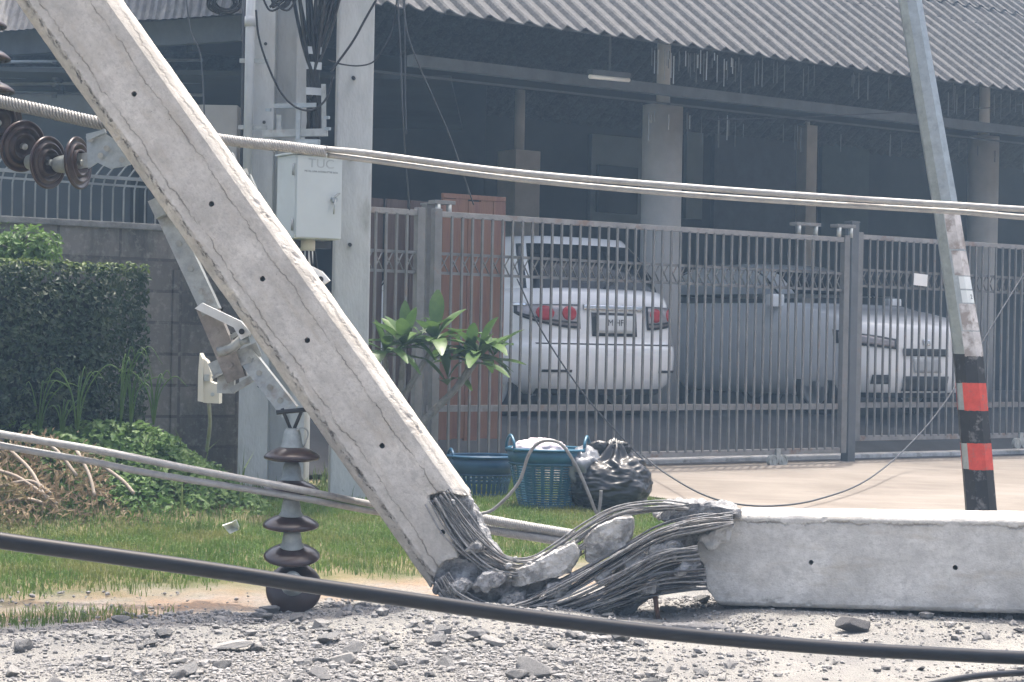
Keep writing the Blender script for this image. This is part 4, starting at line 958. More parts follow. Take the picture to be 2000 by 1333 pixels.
MB().tube([cc + V((0, 0, -hh / 2)), cc + V((0, 0, -hh / 2 - .075))], .05, 20).build("cable_gland", M_cream, cab)
for k in range(4): MB().tube(spline([cc + V((-.03 + .025 * k, 0, -hh / 2 - .07)), cc + V((-.03 + .03 * k, .02, -hh / 2 - .18)), cc + V((.02 + .03 * k, .08, -hh / 2 - .45 - .05 * k))], 6), .009, 6).build("cable", M_black_cable, cab)
MB().box(cc + V((0, .06, -hh / 2 - .03)), (.30, .08, .05), crot).build("mount_bar", M_dark, cab)
def text(s, origin, ux, uz, size, m, name, parent, depth=.0006, squash=1.0):
    cu = bpy.data.curves.new("t", 'FONT'); cu.body = s; cu.size = size; cu.extrude = depth; cu.align_x = 'CENTER'; cu.align_y = 'CENTER'
    o = bpy.data.objects.new("t", cu); col.objects.link(o); dg = bpy.context.evaluated_depsgraph_get()
    me = bpy.data.meshes.new_from_object(o.evaluated_get(dg)); bpy.data.objects.remove(o)
    ux = V(ux).normalized(); uz = V(uz).normalized(); nn = ux.cross(uz)
    for q in me.vertices: q.co = V(origin) + ux * q.co.x * squash + uz * q.co.y + nn * q.co.z
    return link(name, me, m, parent)
M_ink = mat("faded_ink", (.20, .22, .23), .7, var=.1); M_emboss = mat("faded_emblem", (.40, .43, .43), .6, var=.15)
tc_ = corner + fx * cw * .53 - fy * .0200
text("TUC", tc_ + V((0, 0, hh * .40)), fx, (0, 0, 1), .085, M_emboss, "emblem", dr_, squash=1.15)
text("METAL LINK INTERRUPTER BOX", tc_ + V((0, 0, hh * .305)), fx, (0, 0, 1), .0175, M_ink, "lettering", dr_, squash=1.0)
# small cream meter box hanging at left
mbx = thing("meter_box", U(408, 785, 12.0), "small cream plastic meter box hanging broken beside the short pole foot", "box")
MB().prism([U(x, y, 12.0) for x, y in [(390, 690), (396, 702), (397, 786), (386, 784), (387, 730)]], (0, .14, 0)).build("side_wall", M_cream, mbx)
MB().prism([U(x, y, 12.02) for x, y in [(397, 700), (404, 706), (412, 728), (410, 746), (428, 752), (428, 789), (397, 787)]], (0, .12, 0)).build("body", M_cream, mbx)
MB().prism([U(x, y, 12.0) for x, y in [(398, 732), (408, 732), (408, 745), (398, 745)]], (0, .03, 0)).build("latch", M_galv_dull, mbx)
MB().tube([U(415, 771, 12.01), U(415, 771, 11.995)], .012, 10).build("screw", M_galv_dull, mbx)
MB().tube(spline([U(408, 786, 12.08), U(410, 830, 12.2), U(404, 880, 12.6)], 5), .012, 8).build("support_pipe", M_galv_dull, mbx)

# ================================================================== STRIPED LAMP POST
LY = 10.3
lp = thing("lamp_post", (U(1925, 1060, LY).x, LY, .03), "bent galvanised lamp post with red and black bands and torn notices", "lamp post")
def lp_c(py):
    L_, R_ = [(-900, 1603, 1640), (0, 1754.5, 1799.5), (420, 1824.5, 1874), (690, 1863, 1919), (1000, 1887, 1946), (1130, 1895, 1956)], None
    for (y0, a0, b0), (y1, a1, b1) in zip(L_, L_[1:]):
        if py <= y1 or y1 == 1130:
            f = (py - y0) / (y1 - y0); l, r = a0 + (a1 - a0) * f, b0 + (b1 - b0) * f; return U((l + r) / 2, py, LY), (r - l) / 2 * LY / F
OCT = R(18)
def octr(a): 
    m_ = (a - OCT) % (math.pi / 4); return math.cos(math.pi / 8) / math.cos(m_ - math.pi / 8)
def sleeve(py0, py1, a0, a1, off, n, steps=2, jag=0.0):
    mb = MB(); vs = []; fs = []; angs = [a0 + (a1 - a0) * i / n for i in range(n + 1)]; angs = sorted(angs + [OCT + k * math.pi / 4 for k in range(-8, 17) if a0 + .01 < OCT + k * math.pi / 4 < a1 - .01]); n = len(angs) - 1
    for j in range(steps + 1):
        py = py0 + (py1 - py0) * j / steps
        for i, a in enumerate(angs):
            pj = py + (jag * noise.noise((i * .7, py0 * .1, j)) if j in (0, steps) else 0)
            c, r = lp_c(pj); rr = (r * 1.04 * octr(a)) + off; vs.append(c + V((rr * math.cos(a), rr * math.sin(a), 0)))
    for j in range(steps):
        for i in range(n): fs.append((j * (n + 1) + i, (j + 1) * (n + 1) + i, (j + 1) * (n + 1) + i + 1, j * (n + 1) + i + 1))
    return mb.add(vs, fs)
pyl = [-900, -450, 0, 210, 420, 560, 690, 840, 1000, 1130]
vs = []; fs = []; NA = 8
for py in pyl:
    c, r = lp_c(py)
    for i in range(NA): a = OCT + i * math.pi / 4; vs.append(c + V((r * 1.04 * math.cos(a), r * 1.04 * math.sin(a), 0)))
for j in range(len(pyl) - 1):
    for i in range(NA): fs.append((j * NA + i, (j + 1) * NA + i, (j + 1) * NA + (i + 1) % NA, j * NA + (i + 1) % NA))
MB().add(vs, fs).build("shaft", M_galv, lp)
TP = 2 * math.pi
for y0, y1 in [(692, 749), (801, 866), (916, 1120)]: sleeve(y0, y1, 0, TP, .0012, 48, 4).build("black_band", M_blackpaint, lp)
for y0, y1 in [(748, 802), (865, 917)]: sleeve(y0, y1, R(222), R(222) + R(300), .0018, 40, 4, 1.0).build("red_band", M_redpaint, lp)
M_paper = mat("torn_notice_paper", (.52, .50, .49), .85, var=.3, vs=14, bump=.3, bs=30, c2=(.30, .27, .25), c2s=16, c2t=(.48, .6))
M_paper2 = mat("clean_notice_paper", (.70, .74, .74), .7, var=.08, vs=10)
FA = R(270)
for y0, y1, a0, a1, mm in [(418, 488, 246, 338, M_paper), (491, 539, 252, 338, M_paper), (541, 565, 266, 330, M_paper2), (568, 592, 266, 330, M_paper2), (594, 646, 250, 335, M_paper), (648, 696, 244, 338, M_paper)]:
    o = sleeve(y0, y1, R(a0), R(a1), .0016, 20, 6, 1.6 if mm is M_paper else .3)
    o.build("torn_notice" if mm is M_paper else "notice", mm, lp)
c_, r_ = lp_c(580); aa_ = R(310)
text("2", c_ + V((math.cos(aa_) * (r_ * 1.02 + .004), math.sin(aa_) * (r_ * 1.02 + .004), -.002)), (-math.sin(aa_), math.cos(aa_), 0), (-.15, 0, 1), .034, mat("notice_ink", (.10, .13, .15), .8), "lettering", lp)

# ================================================================== CARS
def make_car(label, loc, yaw, paint, glass, front=False, Lc=4.3, Hc=1.47, suv=False, plate="M HF", roofm=None):
    """local frame: x right, y from the end facing the camera toward the far end"""
    t = thing("parked_car", loc, label, "car", None, (0, 0, yaw))
    Mw = Matrix.Translation(loc) @ Matrix.Rotation(yaw, 4, 'Z')
    if not front:   # tail toward us
        prof = [(.20, .70, .10), (.28, .80, .035), (.40, .845, .0), (.52, .855, .0), (.585, .852, .02), (.60, .848, .055), (.70, .845, .07), (.82, .835, .085), (.92, .82, .10), (.985, .80, .13), (1.02, .775, .17), (1.04, .70, .26)]
    else:           # nose toward us
        prof = [(.18, .68, .10), (.26, .78, .03), (.40, .83, .0), (.55, .84, .02), (.66, .84, .03), (.76, .84, .05), (.83, .83, .11), (.88, .82, .26), (.93, .80, .60), (.97, .775, .95), (1.0, .75, 1.10)]
    if suv: prof = [(z * 1.19, w_ * 1.06, y_ * .8) for z, w_, y_ in prof]
    SV = 1.19 if suv else 1.0
    def lerp(z):
        if z <= prof[0][0]: return prof[0][1:]
        for (z0, w0, y0), (z1, w1, y1) in zip(prof, prof[1:]):
            if z <= z1: f = (z - z0) / (z1 - z0); return (w0 + (w1 - w0) * f, y0 + (y1 - y0) * f)
        return prof[-1][1:]
    def ring(w_, y0, y1, rc, bow, n=9):
        pts = []
        def endp(x): return bow * (x / w_) ** 2
        for (cx, cy, a0) in [(w_ - rc, y0 + rc, -90), (w_ - rc, y1 - rc, 0), (-w_ + rc, y1 - rc, 90), (-w_ + rc, y0 + rc, 180)]:
            for i in range(n): a = R(a0 + 90 * i / (n - 1)); pts.append((cx + rc * math.cos(a), cy + rc * math.sin(a)))
        # widen the flat near end into several points
        out = []
        m_ = len(pts)
        for i in range(m_):
            out.append(pts[i])
            if i == m_ - 1:
                p, q = pts[-1], pts[0]
                for k in range(1, 8): f = k / 8; out.append((p[0] + (q[0] - p[0]) * f, p[1] + (q[1] - p[1]) * f))
        return [(x, y + (bow * ((x / w_) ** 2) if y < y0 + 1.0 else -bow * (x / w_) ** 2 if y > y1 - 1 else 0)) for x, y in out]
    mb = MB(); rows = []
    zs = []
    for (z0, *_), (z1, *_) in zip(prof, prof[1:]): zs += [z0, (z0 + z1) / 2]
    zs.append(prof[-1][0])
    for z in zs:
        w_, y0 = lerp(z); yb = Lc - .05 - (0 if z < .6 else (z - .6) * .8); rows.append([V((x, y, z)) for x, y in ring(w_, y0, yb, .26, .10)])
    n = len(rows[0]); vs = [p for r_ in rows for p in r_]; fs = []
    for j in range(len(rows) - 1):
        for i in range(n): fs.append((j * n + i, j * n + (i + 1) % n, (j + 1) * n + (i + 1) % n, (j + 1) * n + i))
    cz_ = zs[-1] + .012; vs.append(V((0, Lc / 2, cz_)))
    for i in range(n): fs.append(((len(rows) - 1) * n + i, (len(rows) - 1) * n + (i + 1) % n, len(vs) - 1))
    fs.append(tuple(range(n))[::-1])
    mb.add([Mw @ p for p in vs], fs, True)
    mb.build("body", paint, t)
    # greenhouse
    if not front: gh = [(zs[-1] - .03, .73, .52, Lc - 1.05), (1.18, .70, .80, Lc - 1.40), (1.34, .63, 1.06, Lc - 1.68), (Hc - .07, .575, 1.26, Lc - 1.85), (Hc - .02, .52, 1.40, Lc - 2.0), (Hc, .40, 1.62, Lc - 2.2)]
    else: gh = [(zs[-1] - .04, .73, .98, Lc - .30), (1.15, .70, 1.20, Lc - .42), (1.32, .64, 1.48, Lc - .60), (Hc - .07, .59, 1.72, Lc - .80), (Hc - .02, .53, 1.86, Lc - .95), (Hc, .42, 2.05, Lc - 1.2)]
    if suv and front: gh = [(z_ * 1.12 if z_ < Hc - .1 else z_, w_ * 1.04, y_, y2_) for z_, w_, y_, y2_ in gh]
    elif suv: gh = [(zs[-1] - .06, .80, .17, Lc - 1.0), (1.36, .775, .24, Lc - 1.2), (1.56, .71, .38, Lc - 1.45), (Hc - .09, .66, .46, Lc - 1.65), (Hc - .02, .60, .50, Lc - 1.8), (Hc, .45, .72, Lc - 2.1)]
    rows = [[V((x, y, z)) for x, y in ring(w_, y0, y1, .20, .10)] for z, w_, y0, y1 in gh]
    n = len(rows[0]); g_f = []; p_f = []; vs = [p for r_ in rows for p in r_]; side = []
    for j in range(len(rows) - 1):
        for i in range(n):
            q = (j * n + i, j * n + (i + 1) % n, (j + 1) * n + (i + 1) % n, (j + 1) * n + i)
            c = (vs[q[0]] + vs[q[1]]) / 2; y0 = gh[j][2]; y1 = gh[j][3]; w_ = gh[j][1]
            end = (c.y < y0 + .20 and abs(c.x) < w_ - (.10 if front else .03)) ; far = c.y > y1 - .2 and abs(c.x) < w_ - .1
            sd_ = abs(c.x) > w_ - .02 and y0 + (.24 if front else .10) < c.y < y1 - .25 and not (abs(c.y - (y0 + y1) / 2) < .02)
            (g_f if (j < 3 and (end or far or sd_)) else p_f).append(q)
    vs.append(V((0, (gh[-1][2] + gh[-1][3]) / 2, Hc + .012)))
    for i in range(n): p_f.append(((len(rows) - 1) * n + i, (len(rows) - 1) * n + (i + 1) % n, len(vs) - 1))
    MB().add([Mw @ p for p in vs], p_f, True).build("roof", roofm or paint, t)
    MB().add([Mw @ p for p in vs], g_f, True).build("windows", glass, t)
    # skin patches: u = signed x across the near end, wrapping round the corners
    def skin(u, z, off):
        z *= SV; w_, y0 = lerp(z); rc = .26; s = 1 if u >= 0 else -1; a = abs(u); fl = w_ - rc; arc = rc * math.pi / 2
        if a <= fl: x, y, nx_, ny_ = a, y0, 0, -1
        elif a <= fl + arc: th = (a - fl) / rc; x, y, nx_, ny_ = fl + rc * math.sin(th), y0 + rc - rc * math.cos(th), math.sin(th), -math.cos(th)
        else: x, y, nx_, ny_ = w_, y0 + rc + (a - fl - arc), 1, 0
        y += .10 * (x / w_) ** 2
        return Mw @ V((s * (x + nx_ * off), y + ny_ * off, z))
    def patch(nm, u0, u1, zlo, zhi, m, parent=t, off=.010, n=14, mm=4):
        vs = []; fs = []
        for j in range(mm + 1):
            for i in range(n + 1):
                f = i / n; u = u0 + (u1 - u0) * f; a = zlo(f) if callable(zlo) else zlo; b = zhi(f) if callable(zhi) else zhi
                vs.append(skin(u, a + (b - a) * j / mm, off))
        for j in range(mm):
            for i in range(n): fs.append((j * (n + 1) + i, j * (n + 1) + i + 1, (j + 1) * (n + 1) + i + 1, (j + 1) * (n + 1) + i))
        k = len(vs); vs += [skin(u0 + (u1 - u0) * (i / n), (zlo(i / n) if callable(zlo) else zlo), -.01) for i in range(n + 1)] + [skin(u0 + (u1 - u0) * (i / n), (zhi(i / n) if callable(zhi) else zhi), -.01) for i in range(n + 1)]
        for i in range(n): fs.append((k + i, k + i + 1, i + 1, i)); fs.append((mm * (n + 1) + i, mm * (n + 1) + i + 1, k + n + 2 + i, k + n + 1 + i))
        return MB().add(vs, fs, True).build(nm, m, parent)
    M_red = mat("tail_lamp_red", (.40, .015, .02), .15, spec=.6, var=.2, vs=12); M_clear = mat("lamp_clear", (.36, .33, .33), .2, .3, var=.3, vs=14)
    M_trim = mat("black_trim", (.02, .021, .023), .45, var=.2); M_chrome = mat("chrome_trim", (.75, .76, .78), .15, .9, var=.05)
    M_plate = mat("number_plate_white", (.62, .63, .62), .5, var=.08)
    ux = (Mw.to_3x3() @ V((1, 0, 0)))
    if not front:
        for s in (-1, 1):
            lo = lambda f: .70 + .12 * f if f > .5 else .70 + .12 * f * f * 2
            la = patch("tail_lamp", s * .40, s * 1.05, lambda f: .715 + .115 * f ** 2, lambda f: .905 - .01 * f, M_trim, off=.012)
            patch("clear_lens", s * .42, s * .99, lambda f: .735 + .09 * f ** 2, lambda f: .895, M_clear, la, off=.017)
            for u_, r_ in ((.52, .075), (.745, .075)):
                patch("red_roundel", s * (u_ - r_), s * (u_ + r_), lambda f: .835 - .058 * math.sqrt(max(0, 1 - (2 * f - 1) ** 2)), lambda f: .835 + .054 * math.sqrt(max(0, 1 - (2 * f - 1) ** 2)), M_red, la, off=.023)
            patch("dark_divider", s * .42, s * 1.0, lambda f: .755 + .075 * f ** 2, lambda f: .770 + .075 * f ** 2, M_trim, la, off=.021)
            patch("chrome_edge", s * .90, s * 1.05, lambda f: .885, lambda f: .908, M_chrome, la, off=.021)
            patch("reflector_strip", s * .52, s * .80, .375, .395, M_trim)
        patch("trunk_handle_trim", -.36, .36, .868, .905, M_chrome, off=.022)
        pl = patch("plate_recess", -.27, .27, .66, .845, M_trim, off=.006)
        np_ = patch("number_plate", -.225, .225, .685, .825, M_plate, off=.016)
        text(plate, Mw @ V((0, lerp(.76 * SV)[1] - .0175, .765 * SV)), ux, (0, 0, 1), .085, mat("plate_ink", (.03, .03, .03), .6), "lettering", np_)
        patch("bumper_seam", -.84, .84, .592, .602, M_trim, off=.004, n=30)
        patch("lower_valance", -.80, .80, .20, .245, M_trim, off=.006, n=30)
        wp_ = V((0, .12 if suv else .60, zs[-1] + .02)); MB().tube([Mw @ (wp_ + V((-.05, 0, 0))), Mw @ V((.30, .30 if suv else .78, 1.38 if suv else 1.17))], .012, 6).build("wiper", M_trim, t)
    else:
        for s in (-1, 1):
            hl = patch("headlight", s * .42, s * 1.12, lambda f: .60 + .05 * f, lambda f: .69 + .075 * f, M_trim, off=.012)
            patch("lens", s * .46, s * 1.04, lambda f: .62 + .05 * f, lambda f: .675 + .07 * f, M_clear, hl, off=.019)
            patch("fog_lamp", s * .52, s * .72, .30, .38, M_trim, off=.010)
        patch("grille", -.34, .34, .545, .61, M_trim, off=.012); patch("lower_grille", -.34, .34, .24, .37, M_trim, off=.012)
        np_ = patch("number_plate", -.20, .20, .40, .52, mat("number_plate_grey", (.36, .37, .37), .5), off=.02)
        text(plate, Mw @ V((0, -.024, .46 * SV)), ux, (0, 0, 1), .07, mat("plate_ink", (.03, .03, .03), .6), "lettering", np_)
        patch("badge", -.05, .05, .64, .69, M_chrome, off=.016)
        for s in (-1, 1):
            c = Mw @ V((s * .90, 1.35, 1.02 * SV)); MB().box(c, (.20, .10, .14), Mw.to_3x3(), .03).build("door_mirror", paint, t)
        patch("lower_valance", -.78, .78, .18, .225, M_trim, off=.006, n=30)
    M_tyre = mat("tyre_rubber", (.02, .02, .021), .9, var=.2); M_rim = mat("alloy_rim", (.45, .46, .47), .3, .8, var=.1)
    for sx in (-1, 1):
        for yy in (.78, Lc - .85):
            Mx = Mw @ Matrix.Translation(V((sx * .735, yy, .31))) @ Matrix.Rotation(R(90), 4, 'Y')
            wv = MB().lathe([(.20, -.115), (.28, -.115), (.305, -.09), (.31, 0), (.305, .09), (.28, .115), (.20, .115)], Mx, 32).build("wheel", M_tyre, t)
            MB().lathe([(0, -.10), (.06, -.112), (.08, -.09), (.18, -.095), (.205, -.115), (.205, .115), (.18, .095), (.08, .09), (.06, .112), (0, .10)], Mx, 20).build("rim", M_rim, wv)
    # the thing's own transform is already in the vertices
    for c in children(t): fixp(c, t)
    return t
def fixp(c, t): c.matrix_parent_inverse = (Matrix.Translation(t.location) @ Matrix.Rotation(t.rotation_euler.z, 4, 'Z')).inverted()
M_carwhite = mat("white_car_paint", (.84, .84, .83), .18, 0, var=.02, vs=2, spec=.5, coat=.6)
M_glass = mat("dark_car_glass", (.010, .012, .014), .10, 0, var=.05, spec=.35)
FL = .525
def cloc(px, d): Y = on_d(px, d); p = U(px, 666, Y); return V((p.x, p.y, FL))
YAW = math.atan2(EA.y, EA.x)
make_car("white tall car parked tail-out with red tail lamps behind the long gate", cloc(1208, 6.55), YAW, M_carwhite, M_glass, suv=True, Hc=1.74)
make_car("white hatchback parked nose-out with headlights facing the road behind the right gate", cloc(1812, 6.25), YAW, M_carwhite, M_glass, True, 4.1, 1.64, plate="", suv=True)

# ================================================================== VEGETATION ON THE VERGE
rg = np.random.RandomState(3)
def blades(n, a0, a1, d0, d1, h, w_, dens, lean=.5):
    """grass blades as bent two-segment strips, thinned by dens(a,d)"""
    vs = []; fs = []
    A = rg.uniform(a0, a1, n); D = rg.uniform(d0, d1, n); Q = rg.uniform(0, 1, n)
    for a, d, q in zip(A, D, Q):
        if q > dens(a, d): continue
        p = W(a, d); z = gz(p.x, p.y) - .004; th = rg.uniform(0, 6.283); l = rg.normal(0, lean); hh_ = h * rg.uniform(.45, 1.3); ww = w_ * rg.uniform(.7, 1.3)
        dx, dy = math.cos(th), math.sin(th); lx, ly = -dy * l * hh_, dx * l * hh_; k = len(vs)
        vs += [(p.x - dx * ww, p.y - dy * ww, z), (p.x + dx * ww, p.y + dy * ww, z), (p.x + dx * ww * .8 + lx * .35, p.y + dy * ww * .8 + ly * .35, z + hh_ * .6), (p.x - dx * ww * .8 + lx * .35, p.y - dy * ww * .8 + ly * .35, z + hh_ * .6), (p.x + lx, p.y + ly, z + hh_ * (.95 - .25 * min(1, abs(l))))]
        fs += [(k, k + 1, k + 2, k + 3), (k + 3, k + 2, k + 4)]
    return vs, fs
AG = 5.2
def dens(a, d):
    n_ = noise.fractal(V((a * 1.1, d * 1.1, 0)), 1, 2, 4)
    e = sst((d - .62 - .35 * n_) / .7)
    e *= .55 + .45 * sst((n_ + .35) / .5)
    if a > 4.86 and d > .25: return 0
    if a < .2: e = max(e, .6 * sst((-.45 - a + .6 * n_) / .5) * sst((d + .02 + .2 * n_) / .12) * sst((.36 - d + .35 * n_) / .25) * sst((n_ + .35) / .4))
    return e
v_, f_ = blades(190000, -2.4, AG, -.1, 4.6, .050, .0021, dens, .75)
gs = MB().add(v_, f_).build("grass", M_grass); tag(gs, kind="stuff")
# taller tufts against the poles, baskets and kerbs
v_, f_ = blades(5200, 1.4, 4.86, 3.9, 5.15, .16, .004, lambda a, d: .55 * sst((noise.noise((a * 3, d * 3, 2)) + .25) / .4), .45)
v2, f2 = blades(260, -.9, 2.2, 3.1, 3.9, .36, .006, lambda a, d: .30 * sst((noise.noise((a * 4, d * 4, 6)) + .05) / .3), .7)
gt = MB().add(v_, f_).add(v2, f2).build("tall_grass", leafmat("tall_grass_blades", (.09, .15, .04), (.16, .21, .08), 3, .35)); tag(gt, kind="stuff")
# creeping weed cover on the bank below the hedge
P = []; N_ = []
for i in range(17000):
    px = random.uniform(130, 475); a = random.uniform(-.1, 2.0); d = random.uniform(2.7, 4.15)
    n_ = noise.fractal(V((a * 1.6, d * 1.6, 3)), 1, 2, 4); edge = sst((d - 3.15 - .25 * n_) / .5) * sst((a - .15 + .3 * n_) / .4) * sst((1.85 + .2 * n_ - a) / .3)
    if random.random() > edge: continue
    q = W(a, d); hgt = .15 * (random.random() ** .6) * (.7 + .9 * max(0, n_ + .25)) * edge
    P.append((q.x, q.y, gz(q.x, q.y) + hgt)); N_.append((random.gauss(0, .3), -.45, 1))
v_, f_ = leaf_cloud(P, N_, .050, .55, .7); wd = MB().add(v_, f_).build("creeping_weeds", M_weed); tag(wd, kind="stuff")
# heap of dry cuttings
hp = thing("dry_cuttings_heap", W(-.15, 2.5, .1), "heap of dry brown leaves and cut twigs below the hedge at the far left", "leaf heap")
P = []; N_ = []
for i in range(9000):
    a = random.uniform(-2.4, 1.0); d = random.uniform(2.9, 3.95); n_ = noise.fractal(V((a * 2, d * 2, 9)), 1, 2, 3)
    e = sst((d - 3.0 - .2 * n_) / .3) * sst((4.0 - d) / .3) * sst((.95 + .25 * n_ - a) / .5)
    if random.random() > e: continue
    q = W(a, d); P.append((q.x, q.y, gz(q.x, q.y) + .22 * random.random() ** .7 * e * (1 + n_))); N_.append((random.gauss(0, .6), -.5, .7))
v_, f_ = leaf_cloud(P, N_, .062, .9, .28); MB().add(v_, f_).build("dead_leaves", M_dry, hp)
mt = mat("dead_twig", (.33, .28, .23), .9, var=.3, vs=8)
for pix in [[(-20, 915), (30, 930), (70, 955), (112, 985)], [(0, 950), (60, 940), (100, 965)], [(20, 880), (60, 920), (90, 975)], [(150, 880), (175, 930), (185, 970)], [(60, 850), (110, 880), (150, 930)], [(-10, 985), (50, 975), (90, 985)], [(200, 910), (240, 940), (262, 965)]]:
    MB().tube(spline([U(x, y, 12.0 - .002 * (y - 900)) for x, y in pix], 5), .011, 6).build("twig", mt, hp)
# stray tall weed stalks in front of the hedge foot
for k, (px, py, h) in enumerate([(75, 870, .42), (150, 850, .45), (235, 835, .52), (255, 835, .40), (300, 830, .35), (120, 870, .30)]):
    Y = 12.7; q = U(px, py, Y); t = thing("weed_stalk", (q.x, q.y, q.z), ["tall arching pale weed with drooping blades, leftmost before the hedge", "tall pale weed stalk with seed head before the middle of the hedge", "long thin weed blades fanning up before the hedge's right half", "short wispy weed blades beside the tall fan before the hedge", "small weed tuft near the hedge's right end by the creeper", "small bent weed tuft between the two tall stalks"][k], "weed", "weed stalks before the hedge")
    mb = MB()
    for j in range(8):
        th = random.uniform(0, 6.28); l = random.uniform(.1, .45) * h
        c = spline([q, q + V((math.cos(th) * l * .3, math.sin(th) * l * .2, h * .6)), q + V((math.cos(th) * l, math.sin(th) * l * .6, h * random.uniform(.75, 1))), q + V((math.cos(th) * l * 1.6, math.sin(th) * l, h * random.uniform(.55, .95)))], 4)
        mb.tube(c, [.006 * (1 - .8 * i / len(c)) for i in range(len(c))], 4)
    mb.build("blades", M_weed, t)

# plumeria
pl_ = thing("plumeria", U(820, 850, 15.0), "young plumeria with bare grey stems and rosettes of long leaves before the gate", "plumeria tree")
for pix, r0, r1 in [([(806, 905), (818, 840), (842, 808), (880, 770), (910, 735), (934, 700)], .036, .020), ([(806, 905), (800, 830), (790, 780), (812, 735), (836, 695), (850, 670)], .030, .016), ([(800, 860), (782, 800), (785, 730), (790, 680)], .028, .017), ([(796, 870), (766, 800), (757, 740), (752, 690)], .026, .016), ([(880, 770), (905, 735), (918, 705)], .02, .014)]:
    c = spline([U(x, y, 15.0 + .0006 * (x - 820)) for x, y in pix], 6); MB().tube(c, [r0 + (r1 - r0) * i / len(c) + .002 * math.sin(i * 2.1) for i in range(len(c))], 9).build("stem", M_plum_stem, pl_)
def bigleaf(mb, base, dirv, L, wd, droop):
    dirv = V(dirv).normalized(); side = dirv.cross(V((0, 0, 1)))
    if side.length < .1: side = V((1, 0, 0))
    side.normalize(); upv = side.cross(dirv).normalized(); n = 7; vs = []; fs = []
    for i in range(n + 1):
        f = i / n; c = V(base) + dirv * L * f + V((0, 0, -droop * L * f * f)); ww = wd * (math.sin(math.pi * min(1, (f * .94 + .03)) ** 1.25) ** .85) * .5
        vs += [c - side * ww + upv * ww * .35, c, c + side * ww + upv * ww * .35]
    for i in range(n):
        k = 3 * i; fs += [(k, k + 3, k + 4, k + 1), (k + 1, k + 4, k + 5, k + 2)]
    mb.add(vs, fs, True)
rl = random.Random(9)
for px, py, n, L in [(752, 688, 14, .29), (790, 674, 17, .30), (850, 666, 18, .31), (934, 698, 20, .34), (918, 703, 12, .30), (874, 745, 5, .26), (965, 690, 6, .28)]:
    c = U(px, py, 15.0 + .0006 * (px - 820)); mb = MB()
    for i in range(n):
        th = i * 2.4 + rl.uniform(-.3, .3); el = R(rl.uniform(0, 78)); bigleaf(mb, c + V((0, 0, rl.uniform(-.03, .03))), (math.cos(th) * math.cos(el), math.sin(th) * math.cos(el), math.sin(el)), L * 1.22 * rl.uniform(.6, 1.2), .105 * rl.uniform(.8, 1.15), rl.uniform(.05, .75))
    mb.build("leaf_rosette", M_plum, pl_)
c = U(828, 646, 14.9); MB().add(*[[c + V((.03 * math.cos(a) * (1 if i % 2 else .35), -.01 * i, .03 * math.sin(a) * (1 if i % 2 else .35))) for i, a in enumerate([k * .628 for k in range(10)])], [tuple(range(10))]]).build("flower", mat("cream_petal", (.75, .78, .55), .6, var=.05), pl_)

# ================================================================== BASKETS, BAG, LITTER
M_bask = mat("blue_basket_plastic", (.018, .105, .17), .38, 0, var=.15, vs=5, spec=.5)
M_baskd = mat("deep_blue_basket_plastic", (.012, .072, .14), .4, 0, var=.15, vs=5, spec=.5)
def basket(c, rt, rb_, h, m, label, vertical=False, rot=0.3, band=.24):
    t = thing("basket", c, label, "basket"); c = V(c); N1 = 72
    def rad(z): f = z / h; return rb_ + (rt - rb_) * f ** .8
    def ringp(z, off=0): r = rad(z) + off; return [c + V((r * math.cos(2 * math.pi * i / N1 + rot), r * math.sin(2 * math.pi * i / N1 + rot), z)) for i in range(N1)]
    def band_(z0, z1, off=.0, th=.006):
        mb = MB(); a, b, a2, b2 = ringp(z0, off), ringp(z1, off), ringp(z0, off - th), ringp(z1, off - th); vs = a + b + a2 + b2; fs = []
        for i in range(N1):
            j = (i + 1) % N1; fs += [(i, j, N1 + j, N1 + i), (2 * N1 + i, 3 * N1 + i, 3 * N1 + j, 2 * N1 + j), (N1 + i, N1 + j, 3 * N1 + j, 3 * N1 + i), (i, 2 * N1 + i, 2 * N1 + j, j)]
        return mb.add(vs, fs, True)
    zb = h * (1 - band)
    rim = band_(zb, h, .004); MB_rim = rim.build("rim_band", m, t)
    MB().tube(ringp(h, .006) + [ringp(h, .006)[0]], .011, 8, cap=False).build("rim_roll", m, t)
    MB().tube(ringp(zb, .007) + [ringp(zb, .007)[0]], .006, 6, cap=False).build("rib", m, t)
    mb = MB(); nr_ = 18 if not vertical else 2
    mb2 = band_(0, .02, 0)
    for k in range(nr_):
        z = zb * (k + .5) / nr_; q = band_(z - zb / nr_ * (.30 if not vertical else .12), z + zb / nr_ * (.30 if not vertical else .12)); mb2.add(q.v, q.f, True)
    mb2.build("hoops", m, t)
    mb = MB(); nv = 24 if not vertical else 34
    for i in range(nv):
        a = 2 * math.pi * i / nv + rot; pts = [c + V((rad(z) * math.cos(a), rad(z) * math.sin(a), z)) for z in (0.0, zb * .5, zb)]; u = V((-math.sin(a), math.cos(a), 0)) * (.010 if not vertical else .012)
        o_ = V((math.cos(a), math.sin(a), 0)) * .002
        mb.add([p - u + o_ for p in pts] + [p + u + o_ for p in pts], [(0, 3, 4, 1), (1, 4, 5, 2)])
    mb.build("ribs", m, t)
    mb = MB(); b0 = ringp(.012, -.008); mb.add(b0, [tuple(range(N1))]); mb.build("base", m, t)
    return t, rad
def handle(t, c, rt, h, a, m, hh_=.115, wd=.16):
    c = V(c); o = V((math.cos(a), math.sin(a), 0)); s = V((-math.sin(a), math.cos(a), 0)); b = c + o * rt + V((0, 0, h - .02))
    MB().tube(spline([b - s * wd / 2, b - s * wd * .45 + V((0, 0, hh_ * .6)), b + V((0, 0, hh_)), b + s * wd * .45 + V((0, 0, hh_ * .6)), b + s * wd / 2], 6), .011, 8).build("handle", m, t)
